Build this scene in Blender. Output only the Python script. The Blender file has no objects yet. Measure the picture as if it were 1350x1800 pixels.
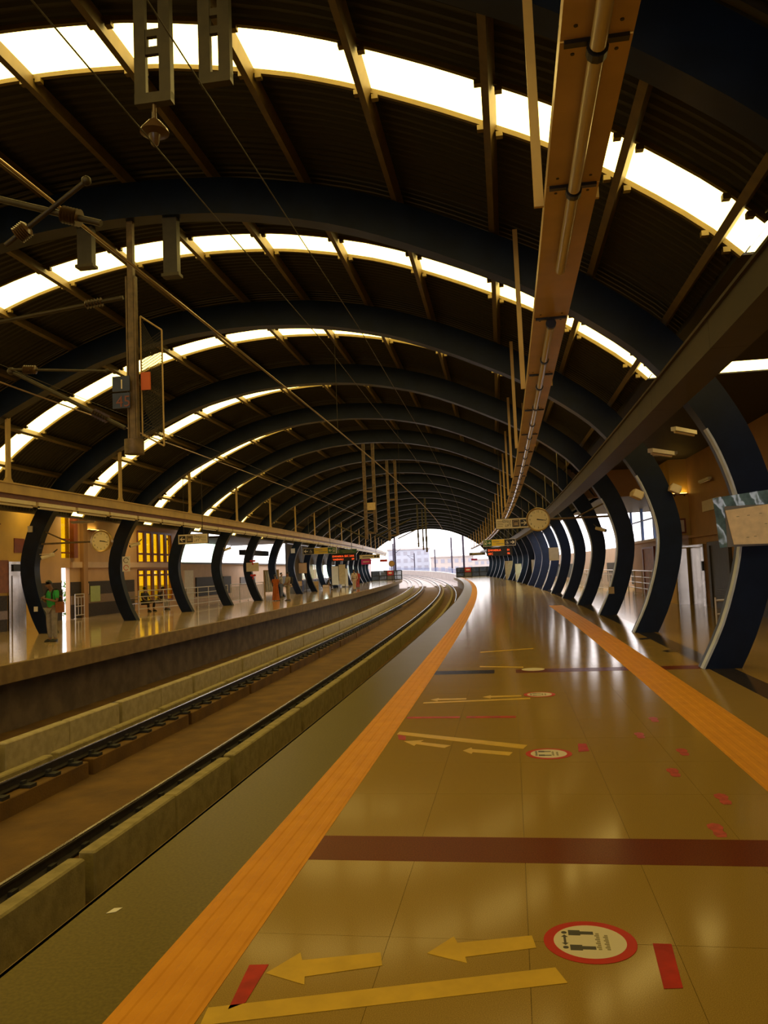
import bpy, math, random
import numpy as np
from mathutils import Vector, Matrix
random.seed(7)
sc = bpy.context.scene
COL = sc.collection
PI = math.pi

# ------------------------------------------------------------------ camera
F_PX, CAM_H, ROLL, HOR = 1400.0, 1.6, math.radians(2.4), 1001.7
pitch = math.atan((HOR - 900) / F_PX)
fwd = Vector((0, math.cos(pitch), math.sin(pitch)))
up0 = Vector((0, -math.sin(pitch), math.cos(pitch)))
rt0 = Vector((1, 0, 0))
cR = rt0 * math.cos(ROLL) - up0 * math.sin(ROLL)
cU = rt0 * math.sin(ROLL) + up0 * math.cos(ROLL)
cam = bpy.data.cameras.new('camera')
cam.sensor_fit = 'HORIZONTAL'
cam.sensor_width = 36.0
cam.lens = F_PX / 1350.0 * 36.0
cam.clip_start, cam.clip_end = 0.05, 3000
co = bpy.data.objects.new('camera', cam)
COL.objects.link(co)
co.matrix_world = Matrix(((cR.x, cU.x, -fwd.x, 0), (cR.y, cU.y, -fwd.y, 0), (cR.z, cU.z, -fwd.z, CAM_H), (0, 0, 0, 1)))
sc.camera = co

# ------------------------------------------------------------------ sky and exposure
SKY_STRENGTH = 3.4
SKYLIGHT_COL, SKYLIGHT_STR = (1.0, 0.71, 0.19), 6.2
world = bpy.data.worlds.new('overcast_sky')
sc.world = world
world.use_nodes = True
bg = world.node_tree.nodes['Background']
bg.inputs[0].default_value = (1.0, 0.94, 0.95, 1)
bg.inputs[1].default_value = SKY_STRENGTH
vs = sc.view_settings
vs.view_transform = 'Standard'
vs.look = 'None'
vs.exposure = 0.0
vs.gamma = 1.0
vs.use_curve_mapping = False
sc.cycles.max_bounces = 6
sc.cycles.diffuse_bounces = 3
sc.cycles.glossy_bounces = 3
sc.cycles.use_adaptive_sampling = True
sc.cycles.adaptive_threshold = 0.03
sc.cycles.use_denoising = True

# ------------------------------------------------------------------ the curved line of the station
TH0, KAP, X0, BAY, S1 = math.radians(9.18), 0.00095, -2.21, 6.126, 12.52
UC = -3.8                                    # centre of the vault, u = 0 is the right platform edge
def heading(s): return TH0 - KAP * s
def P(s, u=0.0, z=0.0):
    th = heading(s)
    x = X0 + (math.cos(th) - math.cos(TH0)) / KAP
    y = (math.sin(TH0) - math.sin(th)) / KAP
    if s > 126: z += (s - 126) * 0.006
    return Vector((x + u * math.cos(th), y - u * math.sin(th), z))
def SK(k): return S1 + k * BAY               # station of arch k
K0, K1 = -7, 18
S_END = SK(K1)

# ------------------------------------------------------------------ helpers
def tag(o, label=None, cat=None, group=None, kind=None):
    if label: o['label'] = label
    if cat: o['category'] = cat
    if group: o['group'] = group
    if kind: o['kind'] = kind
    return o
def link(name, data, parent=None):
    o = bpy.data.objects.new(name, data)
    COL.objects.link(o)
    if parent is not None: o.parent = parent
    return o
def empty(name, s=None, u=0.0, z=0.0, rz=0.0):
    o = link(name, None)
    o.empty_display_size = 0.2
    if s is not None:
        o.location = P(s, u, z)
        o.rotation_euler = (0, 0, -heading(s) + rz)
    return o
def thing(name, s, u, z, label, cat, group=None, rz=0.0):
    return tag(empty(name, s, u, z, rz), label, cat, group)
def put(o, s, u, z=0.0, rz=0.0):
    o.location = P(s, u, z)
    o.rotation_euler = (0, 0, -heading(s) + rz)
    return o

class MB:
    def __init__(self): self.v, self.f, self.m = [], [], None
    def add(self, vs, fs):
        b = len(self.v)
        if self.m is not None: vs = [self.m @ Vector(p) for p in vs]
        self.v += [tuple(p) for p in vs]
        self.f += [tuple(i + b for i in f) for f in fs]
        return self
    def box(self, x0, x1, y0, y1, z0, z1):
        return self.add([(x0,y0,z0),(x1,y0,z0),(x1,y1,z0),(x0,y1,z0),(x0,y0,z1),(x1,y0,z1),(x1,y1,z1),(x0,y1,z1)],
                        [(3,2,1,0),(4,5,6,7),(0,1,5,4),(1,2,6,5),(2,3,7,6),(3,0,4,7)])
    def bbox(self, x0, x1, y0, y1, z0, z1, b=0.01):       # box with chamfered vertical and top edges
        pts = [(x0+b,y0),(x1-b,y0),(x1,y0+b),(x1,y1-b),(x1-b,y1),(x0+b,y1),(x0,y1-b),(x0,y0+b)]
        cx, cy = (x0+x1)/2, (y0+y1)/2
        ins = [(cx + (x-cx)*(1-2*b/max(x1-x0,1e-6)), cy + (y-cy)*(1-2*b/max(y1-y0,1e-6))) for x, y in pts]
        v = [(x,y,z0) for x,y in pts] + [(x,y,z1-b) for x,y in pts] + [(x,y,z1) for x,y in ins]
        f = [tuple(range(7,-1,-1)), tuple(range(16,24))]
        for r in (0, 8):
            for i in range(8):
                j = (i+1) % 8
                f.append((r+i, r+j, r+8+j, r+8+i))
        return self.add(v, f)
    def cyl(self, a, b, r, n=10, r2=None, cap=True):
        a, b = Vector(a), Vector(b)
        d = (b - a).normalized()
        t = Vector((0,0,1)) if abs(d.z) < 0.9 else Vector((1,0,0))
        x = d.cross(t).normalized(); y = d.cross(x)
        r2 = r if r2 is None else r2
        ring = lambda c, q: [c + (x*math.cos(2*PI*i/n) + y*math.sin(2*PI*i/n))*q for i in range(n)]
        fs = [(i, (i+1) % n, n+(i+1) % n, n+i) for i in range(n)]
        if cap: fs += [tuple(range(n-1,-1,-1)), tuple(range(n,2*n))]
        return self.add(ring(a, r) + ring(b, r2), [f[::-1] for f in fs])
    def tube(self, pts, r, n=8):
        for a, b in zip(pts[:-1], pts[1:]): self.cyl(a, b, r, n)
        return self
    def prism(self, pts, axis, a0, a1):
        n = len(pts)
        def mk(p, a):
            if axis == 'y': return (p[0], a, p[1])
            if axis == 'x': return (a, p[0], p[1])
            return (p[0], p[1], a)
        v = [mk(p, a0) for p in pts] + [mk(p, a1) for p in pts]
        return self.add(v, [tuple(range(n)), tuple(range(2*n-1,n-1,-1))] + [(i, n+i, n+(i+1) % n, (i+1) % n) for i in range(n)])
    def disc(self, c, axis, r, t, n=24):
        c = Vector(c); a = Vector(axis).normalized()
        return self.cyl(c - a*t/2, c + a*t/2, r, n)
    def ball(self, c, rx, ry, rz, n=12, m=8):
        v = []; f = []
        for j in range(m+1):
            ph = PI*j/m
            for i in range(n):
                th = 2*PI*i/n
                v.append((c[0]+rx*math.sin(ph)*math.cos(th), c[1]+ry*math.sin(ph)*math.sin(th), c[2]+rz*math.cos(ph)))
        for j in range(m):
            for i in range(n):
                f.append((j*n+i, (j+1)*n+i, (j+1)*n+(i+1) % n, j*n+(i+1) % n))
        return self.add(v, f)
    def lathe(self, prof, c=(0,0,0), n=16):                 # (r, z) pairs about z
        v = []; f = []
        for r, z in prof:
            for i in range(n): v.append((c[0]+r*math.cos(2*PI*i/n), c[1]+r*math.sin(2*PI*i/n), c[2]+z))
        for j in range(len(prof)-1):
            for i in range(n): f.append((j*n+i, j*n+(i+1) % n, (j+1)*n+(i+1) % n, (j+1)*n+i))
        f.append(tuple(range(n-1,-1,-1))); f.append(tuple(range((len(prof)-1)*n, len(prof)*n)))
        return self.add(v, f)
    def sweep(self, prof, s0, s1, ds=3.0, zf=None):          # closed (u, z) section carried along the line
        n = max(1, int(math.ceil((s1-s0)/ds))); k = len(prof)
        v = []; f = []
        for i in range(n+1):
            s = s0 + (s1-s0)*i/n
            v += [P(s, u, z) for u, z in prof]
        for i in range(n):
            for j in range(k):
                a, b = i*k+j, i*k+(j+1) % k
                f.append((a, b, b+k, a+k))
        f += [tuple(range(k-1,-1,-1)), tuple(range(n*k, (n+1)*k))]
        return self.add(v, f)
    def srect(self, u0, u1, z0, z1, s0, s1, ds=3.0):
        return self.sweep([(u0,z0),(u1,z0),(u1,z1),(u0,z1)], s0, s1, ds)
    def mesh(self, name, smooth=False):
        me = bpy.data.meshes.new(name)
        me.from_pydata(self.v, [], self.f)
        import bmesh
        bm = bmesh.new(); bm.from_mesh(me)
        bmesh.ops.recalc_face_normals(bm, faces=bm.faces)
        bm.to_mesh(me); bm.free()
        if smooth:
            me.shade_smooth()
            me.set_sharp_from_angle(angle=math.radians(40))
        return me
    def build(self, name, mat, parent=None, smooth=False):
        me = self.mesh(name, smooth)
        me.materials.append(mat)
        return link(name, me, parent)

def shared(name, me, parent): return link(name, me, parent)

def mat(name, col, rough=0.6, metal=0.0, var=0.0, vscale=6.0, col2=None, bump=0.0, bscale=40.0, spec=0.5, emit=None, estr=0.0, alpha=1.0, trans=0.0, rvar=0.0, detail=4.0, coat=0.0):
    m = bpy.data.materials.new(name)
    m.use_nodes = True
    nt = m.node_tree
    b = nt.nodes['Principled BSDF']
    b.inputs['Base Color'].default_value = (*col, 1)
    b.inputs['Roughness'].default_value = rough
    b.inputs['Metallic'].default_value = metal
    b.inputs['Specular IOR Level'].default_value = spec
    b.inputs['Transmission Weight'].default_value = trans
    b.inputs['Alpha'].default_value = alpha
    b.inputs['Coat Weight'].default_value = coat
    tc = None
    if var or col2 or bump or rvar:
        tc = nt.nodes.new('ShaderNodeTexCoord')
    if var or col2:
        nz = nt.nodes.new('ShaderNodeTexNoise')
        nz.inputs['Scale'].default_value = vscale
        nz.inputs['Detail'].default_value = detail
        nt.links.new(tc.outputs['Object'], nz.inputs['Vector'])
        rp = nt.nodes.new('ShaderNodeValToRGB')
        c2 = col2 if col2 else tuple(c*(1+var) for c in col)
        c1 = col if col2 else tuple(c*(1-var) for c in col)
        rp.color_ramp.elements[0].position = 0.36
        rp.color_ramp.elements[1].position = 0.64
        rp.color_ramp.elements[0].color = (*c1, 1)
        rp.color_ramp.elements[1].color = (*c2, 1)
        nt.links.new(nz.outputs['Fac'], rp.inputs['Fac'])
        nt.links.new(rp.outputs['Color'], b.inputs['Base Color'])
    if rvar:
        n3 = nt.nodes.new('ShaderNodeTexNoise'); n3.inputs['Scale'].default_value = 1.3
        nt.links.new(tc.outputs['Object'], n3.inputs['Vector'])
        mr = nt.nodes.new('ShaderNodeMapRange')
        mr.inputs['To Min'].default_value = max(0.02, rough-rvar); mr.inputs['To Max'].default_value = rough+rvar
        nt.links.new(n3.outputs['Fac'], mr.inputs['Value'])
        nt.links.new(mr.outputs['Result'], b.inputs['Roughness'])
    if bump:
        n2 = nt.nodes.new('ShaderNodeTexNoise'); n2.inputs['Scale'].default_value = bscale; n2.inputs['Detail'].default_value = 5
        nt.links.new(tc.outputs['Object'], n2.inputs['Vector'])
        bp = nt.nodes.new('ShaderNodeBump'); bp.inputs['Strength'].default_value = bump; bp.inputs['Distance'].default_value = 0.02
        nt.links.new(n2.outputs['Fac'], bp.inputs['Height'])
        nt.links.new(bp.outputs['Normal'], b.inputs['Normal'])
    if emit:
        b.inputs['Emission Color'].default_value = (*emit, 1)
        b.inputs['Emission Strength'].default_value = estr
    return m

G = {}
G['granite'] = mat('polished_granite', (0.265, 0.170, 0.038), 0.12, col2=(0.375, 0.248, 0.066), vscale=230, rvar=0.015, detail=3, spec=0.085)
G['granite_lit'] = mat('lit_granite_far_platform', (0.50, 0.36, 0.20), 0.08, col2=(0.60, 0.44, 0.26), vscale=90, rvar=0.04, detail=3, spec=0.55)  # the floor granite again, reflected window light lightened into its base colour
G['joint'] = mat('slab_bed', (0.13, 0.083, 0.025), 0.7)
G['coping'] = mat('coping_stone', (0.110, 0.083, 0.011), 0.30, col2=(0.15, 0.113, 0.016), vscale=60, rvar=0.015, detail=6, spec=0.08)
G['tactile'] = mat('tactile_yellow', (0.62, 0.25, 0.010), 0.5, col2=(0.68, 0.285, 0.013), vscale=5, bump=0.08, bscale=160, spec=.15)
G['redband'] = mat('red_granite', (0.115, 0.022, 0.006), 0.22, col2=(0.17, 0.034, 0.009), vscale=120, spec=0.05)
G['darkband'] = mat('dark_granite', (0.028, 0.022, 0.018), 0.12, col2=(0.05, 0.04, 0.03), vscale=70, spec=0.5)
G['concrete'] = mat('plinth_concrete', (0.22, 0.18, 0.075), 0.85, col2=(0.31, 0.255, 0.115), vscale=7, bump=0.25, bscale=45, detail=7)
G['palecon'] = mat('pale_plinth_concrete', (0.34, 0.29, 0.17), 0.85, col2=(0.44, 0.37, 0.23), vscale=7, bump=0.2, bscale=45, detail=7)
G['bed'] = mat('track_slab_dust', (0.100, 0.049, 0.006), 0.9, col2=(0.160, 0.082, 0.011), vscale=1.4, bump=0.3, bscale=30, detail=8)
G['wallconc'] = mat('platform_wall_concrete', (0.085, 0.06, 0.036), 0.9, col2=(0.15, 0.105, 0.06), vscale=2.0, bump=0.25, bscale=25, detail=8)
G['edge'] = mat('platform_edge_concrete', (0.15, 0.092, 0.032), 0.75, col2=(0.22, 0.14, 0.05), vscale=3.5, detail=8)
G['rust'] = mat('rusty_rail', (0.016, 0.010, 0.008), 0.7, var=0.4, vscale=12)
G['railhead'] = mat('polished_rail_head', (0.30, 0.28, 0.27), 0.26, metal=1.0)
G['clip'] = mat('rail_fastening', (0.012, 0.010, 0.008), 0.7)
G['navy'] = mat('navy_paint', (0.0042, 0.0095, 0.028), 0.36, var=0.25, vscale=3, spec=0.22, rvar=0.06)
G['lit_edge'] = mat('pale_lit_edge', (0.50, 0.55, 0.64), 0.35, var=0.1)  # pale colour stands in for light caught on the inner column edges
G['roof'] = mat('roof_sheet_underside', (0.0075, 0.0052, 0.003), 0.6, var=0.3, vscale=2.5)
G['purlin'] = mat('cream_painted_purlin', (0.10, 0.066, 0.02), 0.5, var=0.15)
G['frame'] = mat('yellow_cream_frame', (0.12, 0.082, 0.012), 0.5, var=0.1)
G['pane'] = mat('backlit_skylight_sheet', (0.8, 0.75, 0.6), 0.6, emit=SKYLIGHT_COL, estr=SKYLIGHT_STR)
G['panetop'] = mat('skylight_sheet_top', (0.7, 0.66, 0.5), 0.5)
G['tray'] = mat('cream_tray_paint', (0.52, 0.35, 0.175), 0.38, var=0.12, vscale=2.0)
G['trayside'] = mat('cream_channel_paint', (0.50, 0.33, 0.11), 0.4, var=0.12, vscale=2.0)
G['cable'] = mat('brown_cable_tray', (0.036, 0.022, 0.008), 0.5, var=0.2, vscale=2.0)
G['tube'] = mat('tube_lamp_cover', (0.55, 0.45, 0.28), 0.12, spec=0.8)
G['tubew'] = mat('tube_lamp_white', (0.75, 0.66, 0.50), 0.12, spec=0.8)
G['uplamp'] = mat('warm_lamp_strip', (0.8,0.7,0.4), 0.5, emit=(1.0,0.66,0.14), estr=15.0)
G['black'] = mat('black_plastic', (0.010, 0.009, 0.008), 0.4)
G['darksteel'] = mat('dark_steel', (0.030, 0.022, 0.014), 0.5, var=0.2)
G['galv'] = mat('galvanised_steel', (0.045, 0.033, 0.014), 0.5, metal=0.2, var=0.2)
G['brownsteel'] = mat('drop_mast_steel', (0.13, 0.08, 0.035), 0.5, var=0.3, vscale=9)
G['copper'] = mat('contact_wire_metal', (0.42, 0.30, 0.17), 0.32, metal=0.9)
G['porcelain'] = mat('brown_insulator', (0.10, 0.055, 0.022), 0.3)
G['orange'] = mat('orange_plate', (0.60, 0.11, 0.02), 0.5)
G['dimred'] = mat('faded_red_paint', (0.20, 0.055, 0.04), 0.5)
G['steel'] = mat('stainless_steel', (0.60, 0.57, 0.53), 0.24, metal=1.0)
G['railsteel'] = mat('pale_railing_steel', (0.56, 0.51, 0.45), 0.3, metal=0.35)
G['steeldoor'] = mat('brushed_steel_door', (0.62, 0.58, 0.54), 0.20, metal=1.0, var=0.08, vscale=3)
G['ochre'] = mat('ochre_wall_paint', (0.58, 0.36, 0.075), 0.65, var=0.07, vscale=1.5)
G['peach'] = mat('peach_wall_paint', (0.36, 0.195, 0.085), 0.65, var=0.07, vscale=1.5)
G['peach_lit'] = mat('peach_wall_paint_lit', (0.52, 0.315, 0.15), 0.65, var=0.06, vscale=1.5)  # same peach paint, window light on the left wall put into the colour
G['boardtan'] = mat('bare_tan_board', (0.80, 0.62, 0.38), 0.6, var=0.08, vscale=9)
G['peachlight'] = mat('pale_peach_paint', (0.58, 0.40, 0.27), 0.65, var=0.06, vscale=1.5)
G['dado'] = mat('dark_dado_stone', (0.040, 0.030, 0.020), 0.5, var=0.3, vscale=20, spec=0.2)
G['dadob'] = mat('tan_dado_stone', (0.20, 0.125, 0.05), 0.28, var=0.2, vscale=25)
G['redbrown'] = mat('red_brown_frame', (0.18, 0.040, 0.010), 0.4, var=0.1)
G['wood'] = mat('brown_timber_door', (0.26, 0.085, 0.022), 0.5, var=0.2, vscale=5)
G['navypanel'] = mat('navy_low_wall_panel', (0.020, 0.032, 0.085), 0.4, var=0.15)
G['clad'] = mat('dark_upper_cladding', (0.045, 0.036, 0.028), 0.5, var=0.2)
G['white'] = mat('white_paint', (0.72, 0.69, 0.64), 0.5, var=0.04)
G['paper'] = mat('off_white_paper', (0.62, 0.55, 0.42), 0.7, var=0.05)
G['tanpaper'] = mat('tan_paper', (0.55, 0.40, 0.22), 0.65, var=0.1, vscale=9)
G['plastic'] = mat('blue_clear_plastic', (0.10, 0.18, 0.23), 0.12, var=0.35, vscale=8, spec=0.8)
G['signcream'] = mat('cream_sign_face', (0.76, 0.66, 0.47), 0.45, var=0.04)
G['signblack'] = mat('black_sign_face', (0.014, 0.011, 0.009), 0.45)
G['signyellow'] = mat('yellow_sign_face', (0.62, 0.42, 0.015), 0.45)
G['signgreen'] = mat('green_sign_face', (0.020, 0.095, 0.030), 0.45)
G['signpink'] = mat('magenta_sign_face', (0.62, 0.03, 0.22), 0.5)
G['signred'] = mat('red_sign_face', (0.52, 0.028, 0.028), 0.5)
G['led'] = mat('red_led_glow', (0.3, 0.02, 0.0), 0.5, emit=(1.0, 0.10, 0.015), estr=1.8)
G['tape'] = mat('yellow_floor_tape', (0.60, 0.38, 0.035), 0.35, spec=0.1, var=0.08, vscale=7)
G['redtape'] = mat('red_floor_tape', (0.42, 0.020, 0.012), 0.4, spec=0.1, var=0.2, vscale=9)
G['pinktape'] = mat('pink_footprint_print', (0.46, 0.075, 0.055), 0.3, spec=0.1, var=0.2, vscale=20)
G['stickwhite'] = mat('white_sticker', (0.66, 0.60, 0.46), 0.35, spec=0.1)
G['stickred'] = mat('red_sticker_ring', (0.50, 0.022, 0.012), 0.35, spec=0.1)
G['ink'] = mat('black_ink', (0.022, 0.018, 0.012), 0.4)
G['faintink'] = mat('faded_print', (0.24, 0.20, 0.10), 0.4)
G['clockface'] = mat('clock_dial', (0.80, 0.67, 0.38), 0.10, spec=0.6)
G['brass'] = mat('brass_clock_rim', (0.36, 0.23, 0.08), 0.3, metal=0.7)
G['grey'] = mat('grey_paint', (0.16, 0.15, 0.15), 0.5)
G['greenpaper'] = mat('pale_green_notice', (0.36, 0.44, 0.16), 0.5, var=0.05)
G['bluepanel'] = mat('blue_window_frame', (0.05, 0.10, 0.26), 0.4)
G['cardboard'] = mat('cardboard', (0.42, 0.25, 0.09), 0.8, var=0.1)
G['curtain'] = mat('cream_cloth', (0.55, 0.47, 0.33), 0.8, var=0.08)
G['outconc'] = mat('viaduct_concrete', (0.30, 0.255, 0.235), 0.8, var=0.12, vscale=0.8)
G['ground'] = mat('city_ground', (0.26, 0.25, 0.24), 0.9, var=0.2, vscale=0.05)
G['pole'] = mat('grey_purple_pole', (0.04, 0.03, 0.05), 0.6, spec=.2)
G['farwall'] = mat('far_building_wall', (0.46, 0.40, 0.38), 0.8, var=0.06, vscale=0.3)
G['farblue'] = mat('far_building_blue', (0.40, 0.42, 0.50), 0.8, var=0.06, vscale=0.3)
G['farwin'] = mat('far_building_window', (0.30, 0.30, 0.36), 0.4)
G['foliage'] = mat('hedge_leaves', (0.10, 0.22, 0.03), 0.7, var=0.4, vscale=4)
def glass_mat(name, col, rough=0.03, mixf=0.12):
    m = bpy.data.materials.new(name); m.use_nodes = True
    nt = m.node_tree; nt.nodes.clear()
    out = nt.nodes.new('ShaderNodeOutputMaterial'); mx = nt.nodes.new('ShaderNodeMixShader')
    tr = nt.nodes.new('ShaderNodeBsdfTransparent'); gl = nt.nodes.new('ShaderNodeBsdfGlossy')
    tr.inputs[0].default_value = (*col, 1); gl.inputs['Roughness'].default_value = rough
    mx.inputs[0].default_value = mixf
    nt.links.new(tr.outputs[0], mx.inputs[1]); nt.links.new(gl.outputs[0], mx.inputs[2]); nt.links.new(mx.outputs[0], out.inputs[0])
    return m
G['yglass'] = glass_mat('yellow_film_glass', (0.58, 0.43, 0.034))
G['gglass'] = glass_mat('pale_green_glass', (0.86, 0.97, 0.88))
G['dglass'] = glass_mat('dull_mesh_screen', (0.24, 0.26, 0.25))
G['cglass'] = glass_mat('clear_glass', (0.93, 0.94, 0.96))

ORD = ['first', 'second', 'third', 'fourth', 'fifth', 'sixth', 'seventh', 'eighth', 'ninth', 'tenth', 'eleventh', 'twelfth', 'thirteenth', 'fourteenth', 'fifteenth', 'sixteenth', 'seventeenth', 'eighteenth', 'nineteenth', 'twentieth', 'twenty-first', 'twenty-second', 'twenty-third', 'twenty-fourth']

# ------------------------------------------------------------------ vault profile
_half = np.array([(8.62,0),(8.93,.63),(9.17,1.37),(9.27,1.95),(9.24,2.45),(9.05,3.1),(8.80,3.62),(8.45,4.15),(7.95,4.72),(7.2,5.30),(6.5,5.76),(5.9,6.08),(4.65,6.66),(3.4,7.12),(2.0,7.43),(1.0,7.54),(0,7.58)])
def catmull(pts, sub):
    out = []; n = len(pts)
    for i in range(n-1):
        p0 = pts[max(i-1,0)]; p1 = pts[i]; p2 = pts[i+1]; p3 = pts[min(i+2,n-1)]
        for j in range(sub):
            t = j/sub
            out.append(0.5*((2*p1) + (-p0+p2)*t + (2*p0-5*p1+4*p2-p3)*t*t + (-p0+3*p1-3*p2+p3)*t**3))
    out.append(pts[-1]); return np.array(out)
_full = np.vstack([_half, (_half[:-1]*np.array([-1,1]))[::-1]])
INNER = catmull(_full, 3)
_t = np.gradient(INNER, axis=0); _t /= np.linalg.norm(_t, axis=1)[:, None]
NORM = np.stack([_t[:,1], -_t[:,0]], 1)
def offset(d): return INNER + NORM*d
_depth = 0.46 + 0.14*np.clip(INNER[:,1]/7.5, 0, 1)
OUTER = INNER + NORM*_depth[:,None]
ROOF = offset(0.80)
_rh = ROOF[:len(ROOF)//2+1][::-1]                         # apex -> right foot
_rh = _rh[:np.argmax(_rh[:,0])+1]
def roofz(w, d=0.0):
    return float(np.interp(abs(w), _rh[:,0], _rh[:,1])) + d
def roofn(w):
    e = 0.05; dz = (roofz(abs(w)+e) - roofz(max(abs(w)-e,0)))/(abs(w)+e-max(abs(w)-e,0))
    n = Vector((-dz, 1)).normalized()
    return Vector((n.x if w >= 0 else -n.x, n.y))
W_LOW = float(_rh[np.argmin(abs(_rh[:,1]-4.1)),0])
W_HIGH = float(np.interp(-5.02, -_rh[:,1], _rh[:,0]))
PURL = [0.0, 1.5, 3.05, 4.55, 6.05, 7.5, 8.56]
LOBBY_R_END, LOBBY_L_END = 31.2, 47.5

# ------------------------------------------------------------------ floors
FT = -0.006
def plat(name, prof, s0, s1, m):
    o = MB().sweep(prof, s0, s1, 3.0).build(name, m)
    return tag(o, kind='structure')
S_B = -30.0
floor_r = plat('floor_platform_right', [(0.02,FT),(0.02,-0.36),(0.55,-0.40),(0.55,-1.6),(12.5,-1.6),(12.5,FT)], S_B, S_END+1.2, G['joint'])
tag(floor_r, 'right-hand platform floor')
floor_l = plat('floor_platform_left', [(-7.96,FT),(-7.96,-0.36),(-8.45,-0.40),(-8.45,-1.6),(-19.5,-1.6),(-19.5,FT)], S_B, S_END+1.2, G['wallconc'])
# right platform surface
MB().srect(0, 0.62, FT, 0.0, S_B, S_END+1.2, 2.0).build('coping', G['coping'], floor_r)
MB().srect(-0.005, 0.02, -0.36, 0.0, S_B, S_END+1.2, 2.0).build('edge_face', G['edge'], floor_r)
def tactile(u0, u1, nrib, s_to):
    b = MB().srect(u0, u1, FT, 0.001, S_B, s_to, 2.0).build('tactile_strip', G['tactile'], floor_r)
    pw = (u1-u0)/nrib
    for i in range(nrib):
        c = u0 + pw*(i+.5)
        MB().sweep([(c-pw*.3,0.001),(c-pw*.2,0.0042),(c+pw*.2,0.0042),(c+pw*.3,0.001)], S_B, s_to, 2.0).build('rib', G['tactile'], b)
tactile(0.62, 0.96, 4, S_END-6)
tactile(3.80, 4.30, 5, 31.0)
MB().srect(3.80, 4.30, FT, 0.0, 31.0, S_END+1.2, 3).build('floor_sheet', G['granite'], floor_r)
cols = [(0.96,1.56),(1.56,2.16),(2.16,2.76),(2.76,3.36),(3.36,3.80),(4.30,4.90)]
rows = []
s = 2.1
while s < 4.79: rows.append((s, s+.9)); s += .9
s = 5.2
while s < 12.39: rows.append((s, s+.9)); s += .9
s = 12.8
while len(rows) < 49: rows.append((s, s+.9)); s += .9
S_SLAB = s
GAP = 0.0009
slabme = {}
for (u0, u1) in cols:
    w = round(u1-u0, 3)
    if w not in slabme:
        me = MB().box(-w/2+GAP, w/2-GAP, -.45+.0004, .45-.0004, FT, 0.0).mesh('floor_slab'); me.materials.append(G['granite']); slabme[w] = me
    for (a, b) in rows:
        put(link('floor_slab', slabme[w], floor_r), (a+b)/2, (u0+u1)/2, random.uniform(-.0002, .0001))
for (u0, u1) in ((0.96,3.80),(4.30,4.90)):
    for a, b in ((S_B, 2.1), (S_SLAB, S_END+1.2)):
        MB().srect(u0, u1, FT, 0.0, a, b, 3).build('floor_sheet', G['granite'], floor_r)
for a, b in ((4.8, 5.2), (12.4, 12.8)):
    first = a < 6
    if first:
        MB().srect(.96, 3.80, FT, 0.0005, a, b).build('granite_band', G['redband'], floor_r)
    else:
        MB().srect(.96, 1.86, FT, 0.0005, a, b).build('granite_band', G['darkband'], floor_r)
        MB().srect(1.86, 2.18, FT, 0.0, a, b).build('floor_slab', G['granite'], floor_r)
        MB().srect(2.18, 3.80, FT, 0.0005, a, b).build('granite_band', G['redband'], floor_r)
    MB().srect(4.30, 4.90, FT, 0.0005, a, b).build('granite_band', G['redband'], floor_r)
MB().srect(4.90, 5.24, FT, 0.0, S_B, S_END+1.2, 3).build('dark_border_strip', G['darkband'], floor_r)
MB().srect(5.24, 12.5, FT, 0.0, S_B, S_END+1.2, 3).build('floor_sheet', G['granite'], floor_r)
# left platform surface
MB().srect(-8.1, -7.94, -0.37, 0.0, S_B, S_END+1.2, 2.0).build('edge_face', G['edge'], floor_l)
MB().srect(-19.5, -8.1, FT, 0.0, S_B, S_END+1.2, 3).build('floor_sheet', G['granite_lit'], floor_l)

# track bed and plinths
bed = MB().sweep([(0.6,-1.47),(0.6,-1.9),(-8.5,-1.9),(-8.5,-1.47),(-6.9,-1.50),(-4.3,-1.46),(-3.6,-1.43),(-2.9,-1.46),(-1.6,-1.54),(-.8,-1.5)], S_B, S_END+2, 3.0).build('floor_track_bed', G['bed'])
tag(bed, kind='structure')
SEG = 4.06
def plinth_mesh(nm, side, uph):        # local x: rail at 0, upstand towards +side
    L = SEG/2 - 0.09
    base, ups = MB(), MB()
    q0, q1 = (.30, .48) if nm in 'CD' else ((.36, .52) if nm == 'B' else (.27, .47))
    if side < 0: q0, q1 = -q1, -q0
    x0, x1 = (-.24, q0) if side > 0 else (q1, .24)
    base.bbox(x0, x1, -L, L, -1.52, -1.22, 0.012)
    for y0, y1 in ((-L, -0.014), (0.014, L)):
        ups.bbox(q0, q1, y0, y1, -1.52, uph, 0.018)
    mb_ = base.mesh('plinth_base'); mb_.materials.append(G['bed'])
    mu = ups.mesh('concrete_plinth'); mu.materials.append(G['palecon'] if nm == 'A' else G['concrete'])
    return mb_, mu
RAILS = [('D', -0.73, -1, -1.03), ('C', -2.48, 1, -1.03), ('B', -4.80, -1, -1.11), ('A', -6.56, 1, -0.96)]
for nm, u, side, uph in RAILS:
    me, mu = plinth_mesh(nm, side, uph)
    s = 7.72 - SEG*5 + (0.6 if nm in 'AB' else 0) + SEG/2
    while s < S_END+1:
        pq = put(link('concrete_plinth', mu, bed), s, u)
        link('plinth_base', me, pq)
        s += SEG
rail_lab = {'D': 'steel running rail hidden below the right platform edge, showing at the far bend',
            'C': 'steel running rail nearest the right platform, with a bright polished head',
            'B': 'dark steel rail left of the brown dusty strip between the two tracks',
            'A': 'steel running rail closest to the left platform wall'}
clipme = MB().box(-.23, .23, -.08, .08, -1.222, -1.175).box(-.10, -.055, -.05, .05, -1.18, -1.13).box(.055, .10, -.05, .05, -1.18, -1.13).mesh('rail_clip')
clipme.materials.append(G['clip'])
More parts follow.
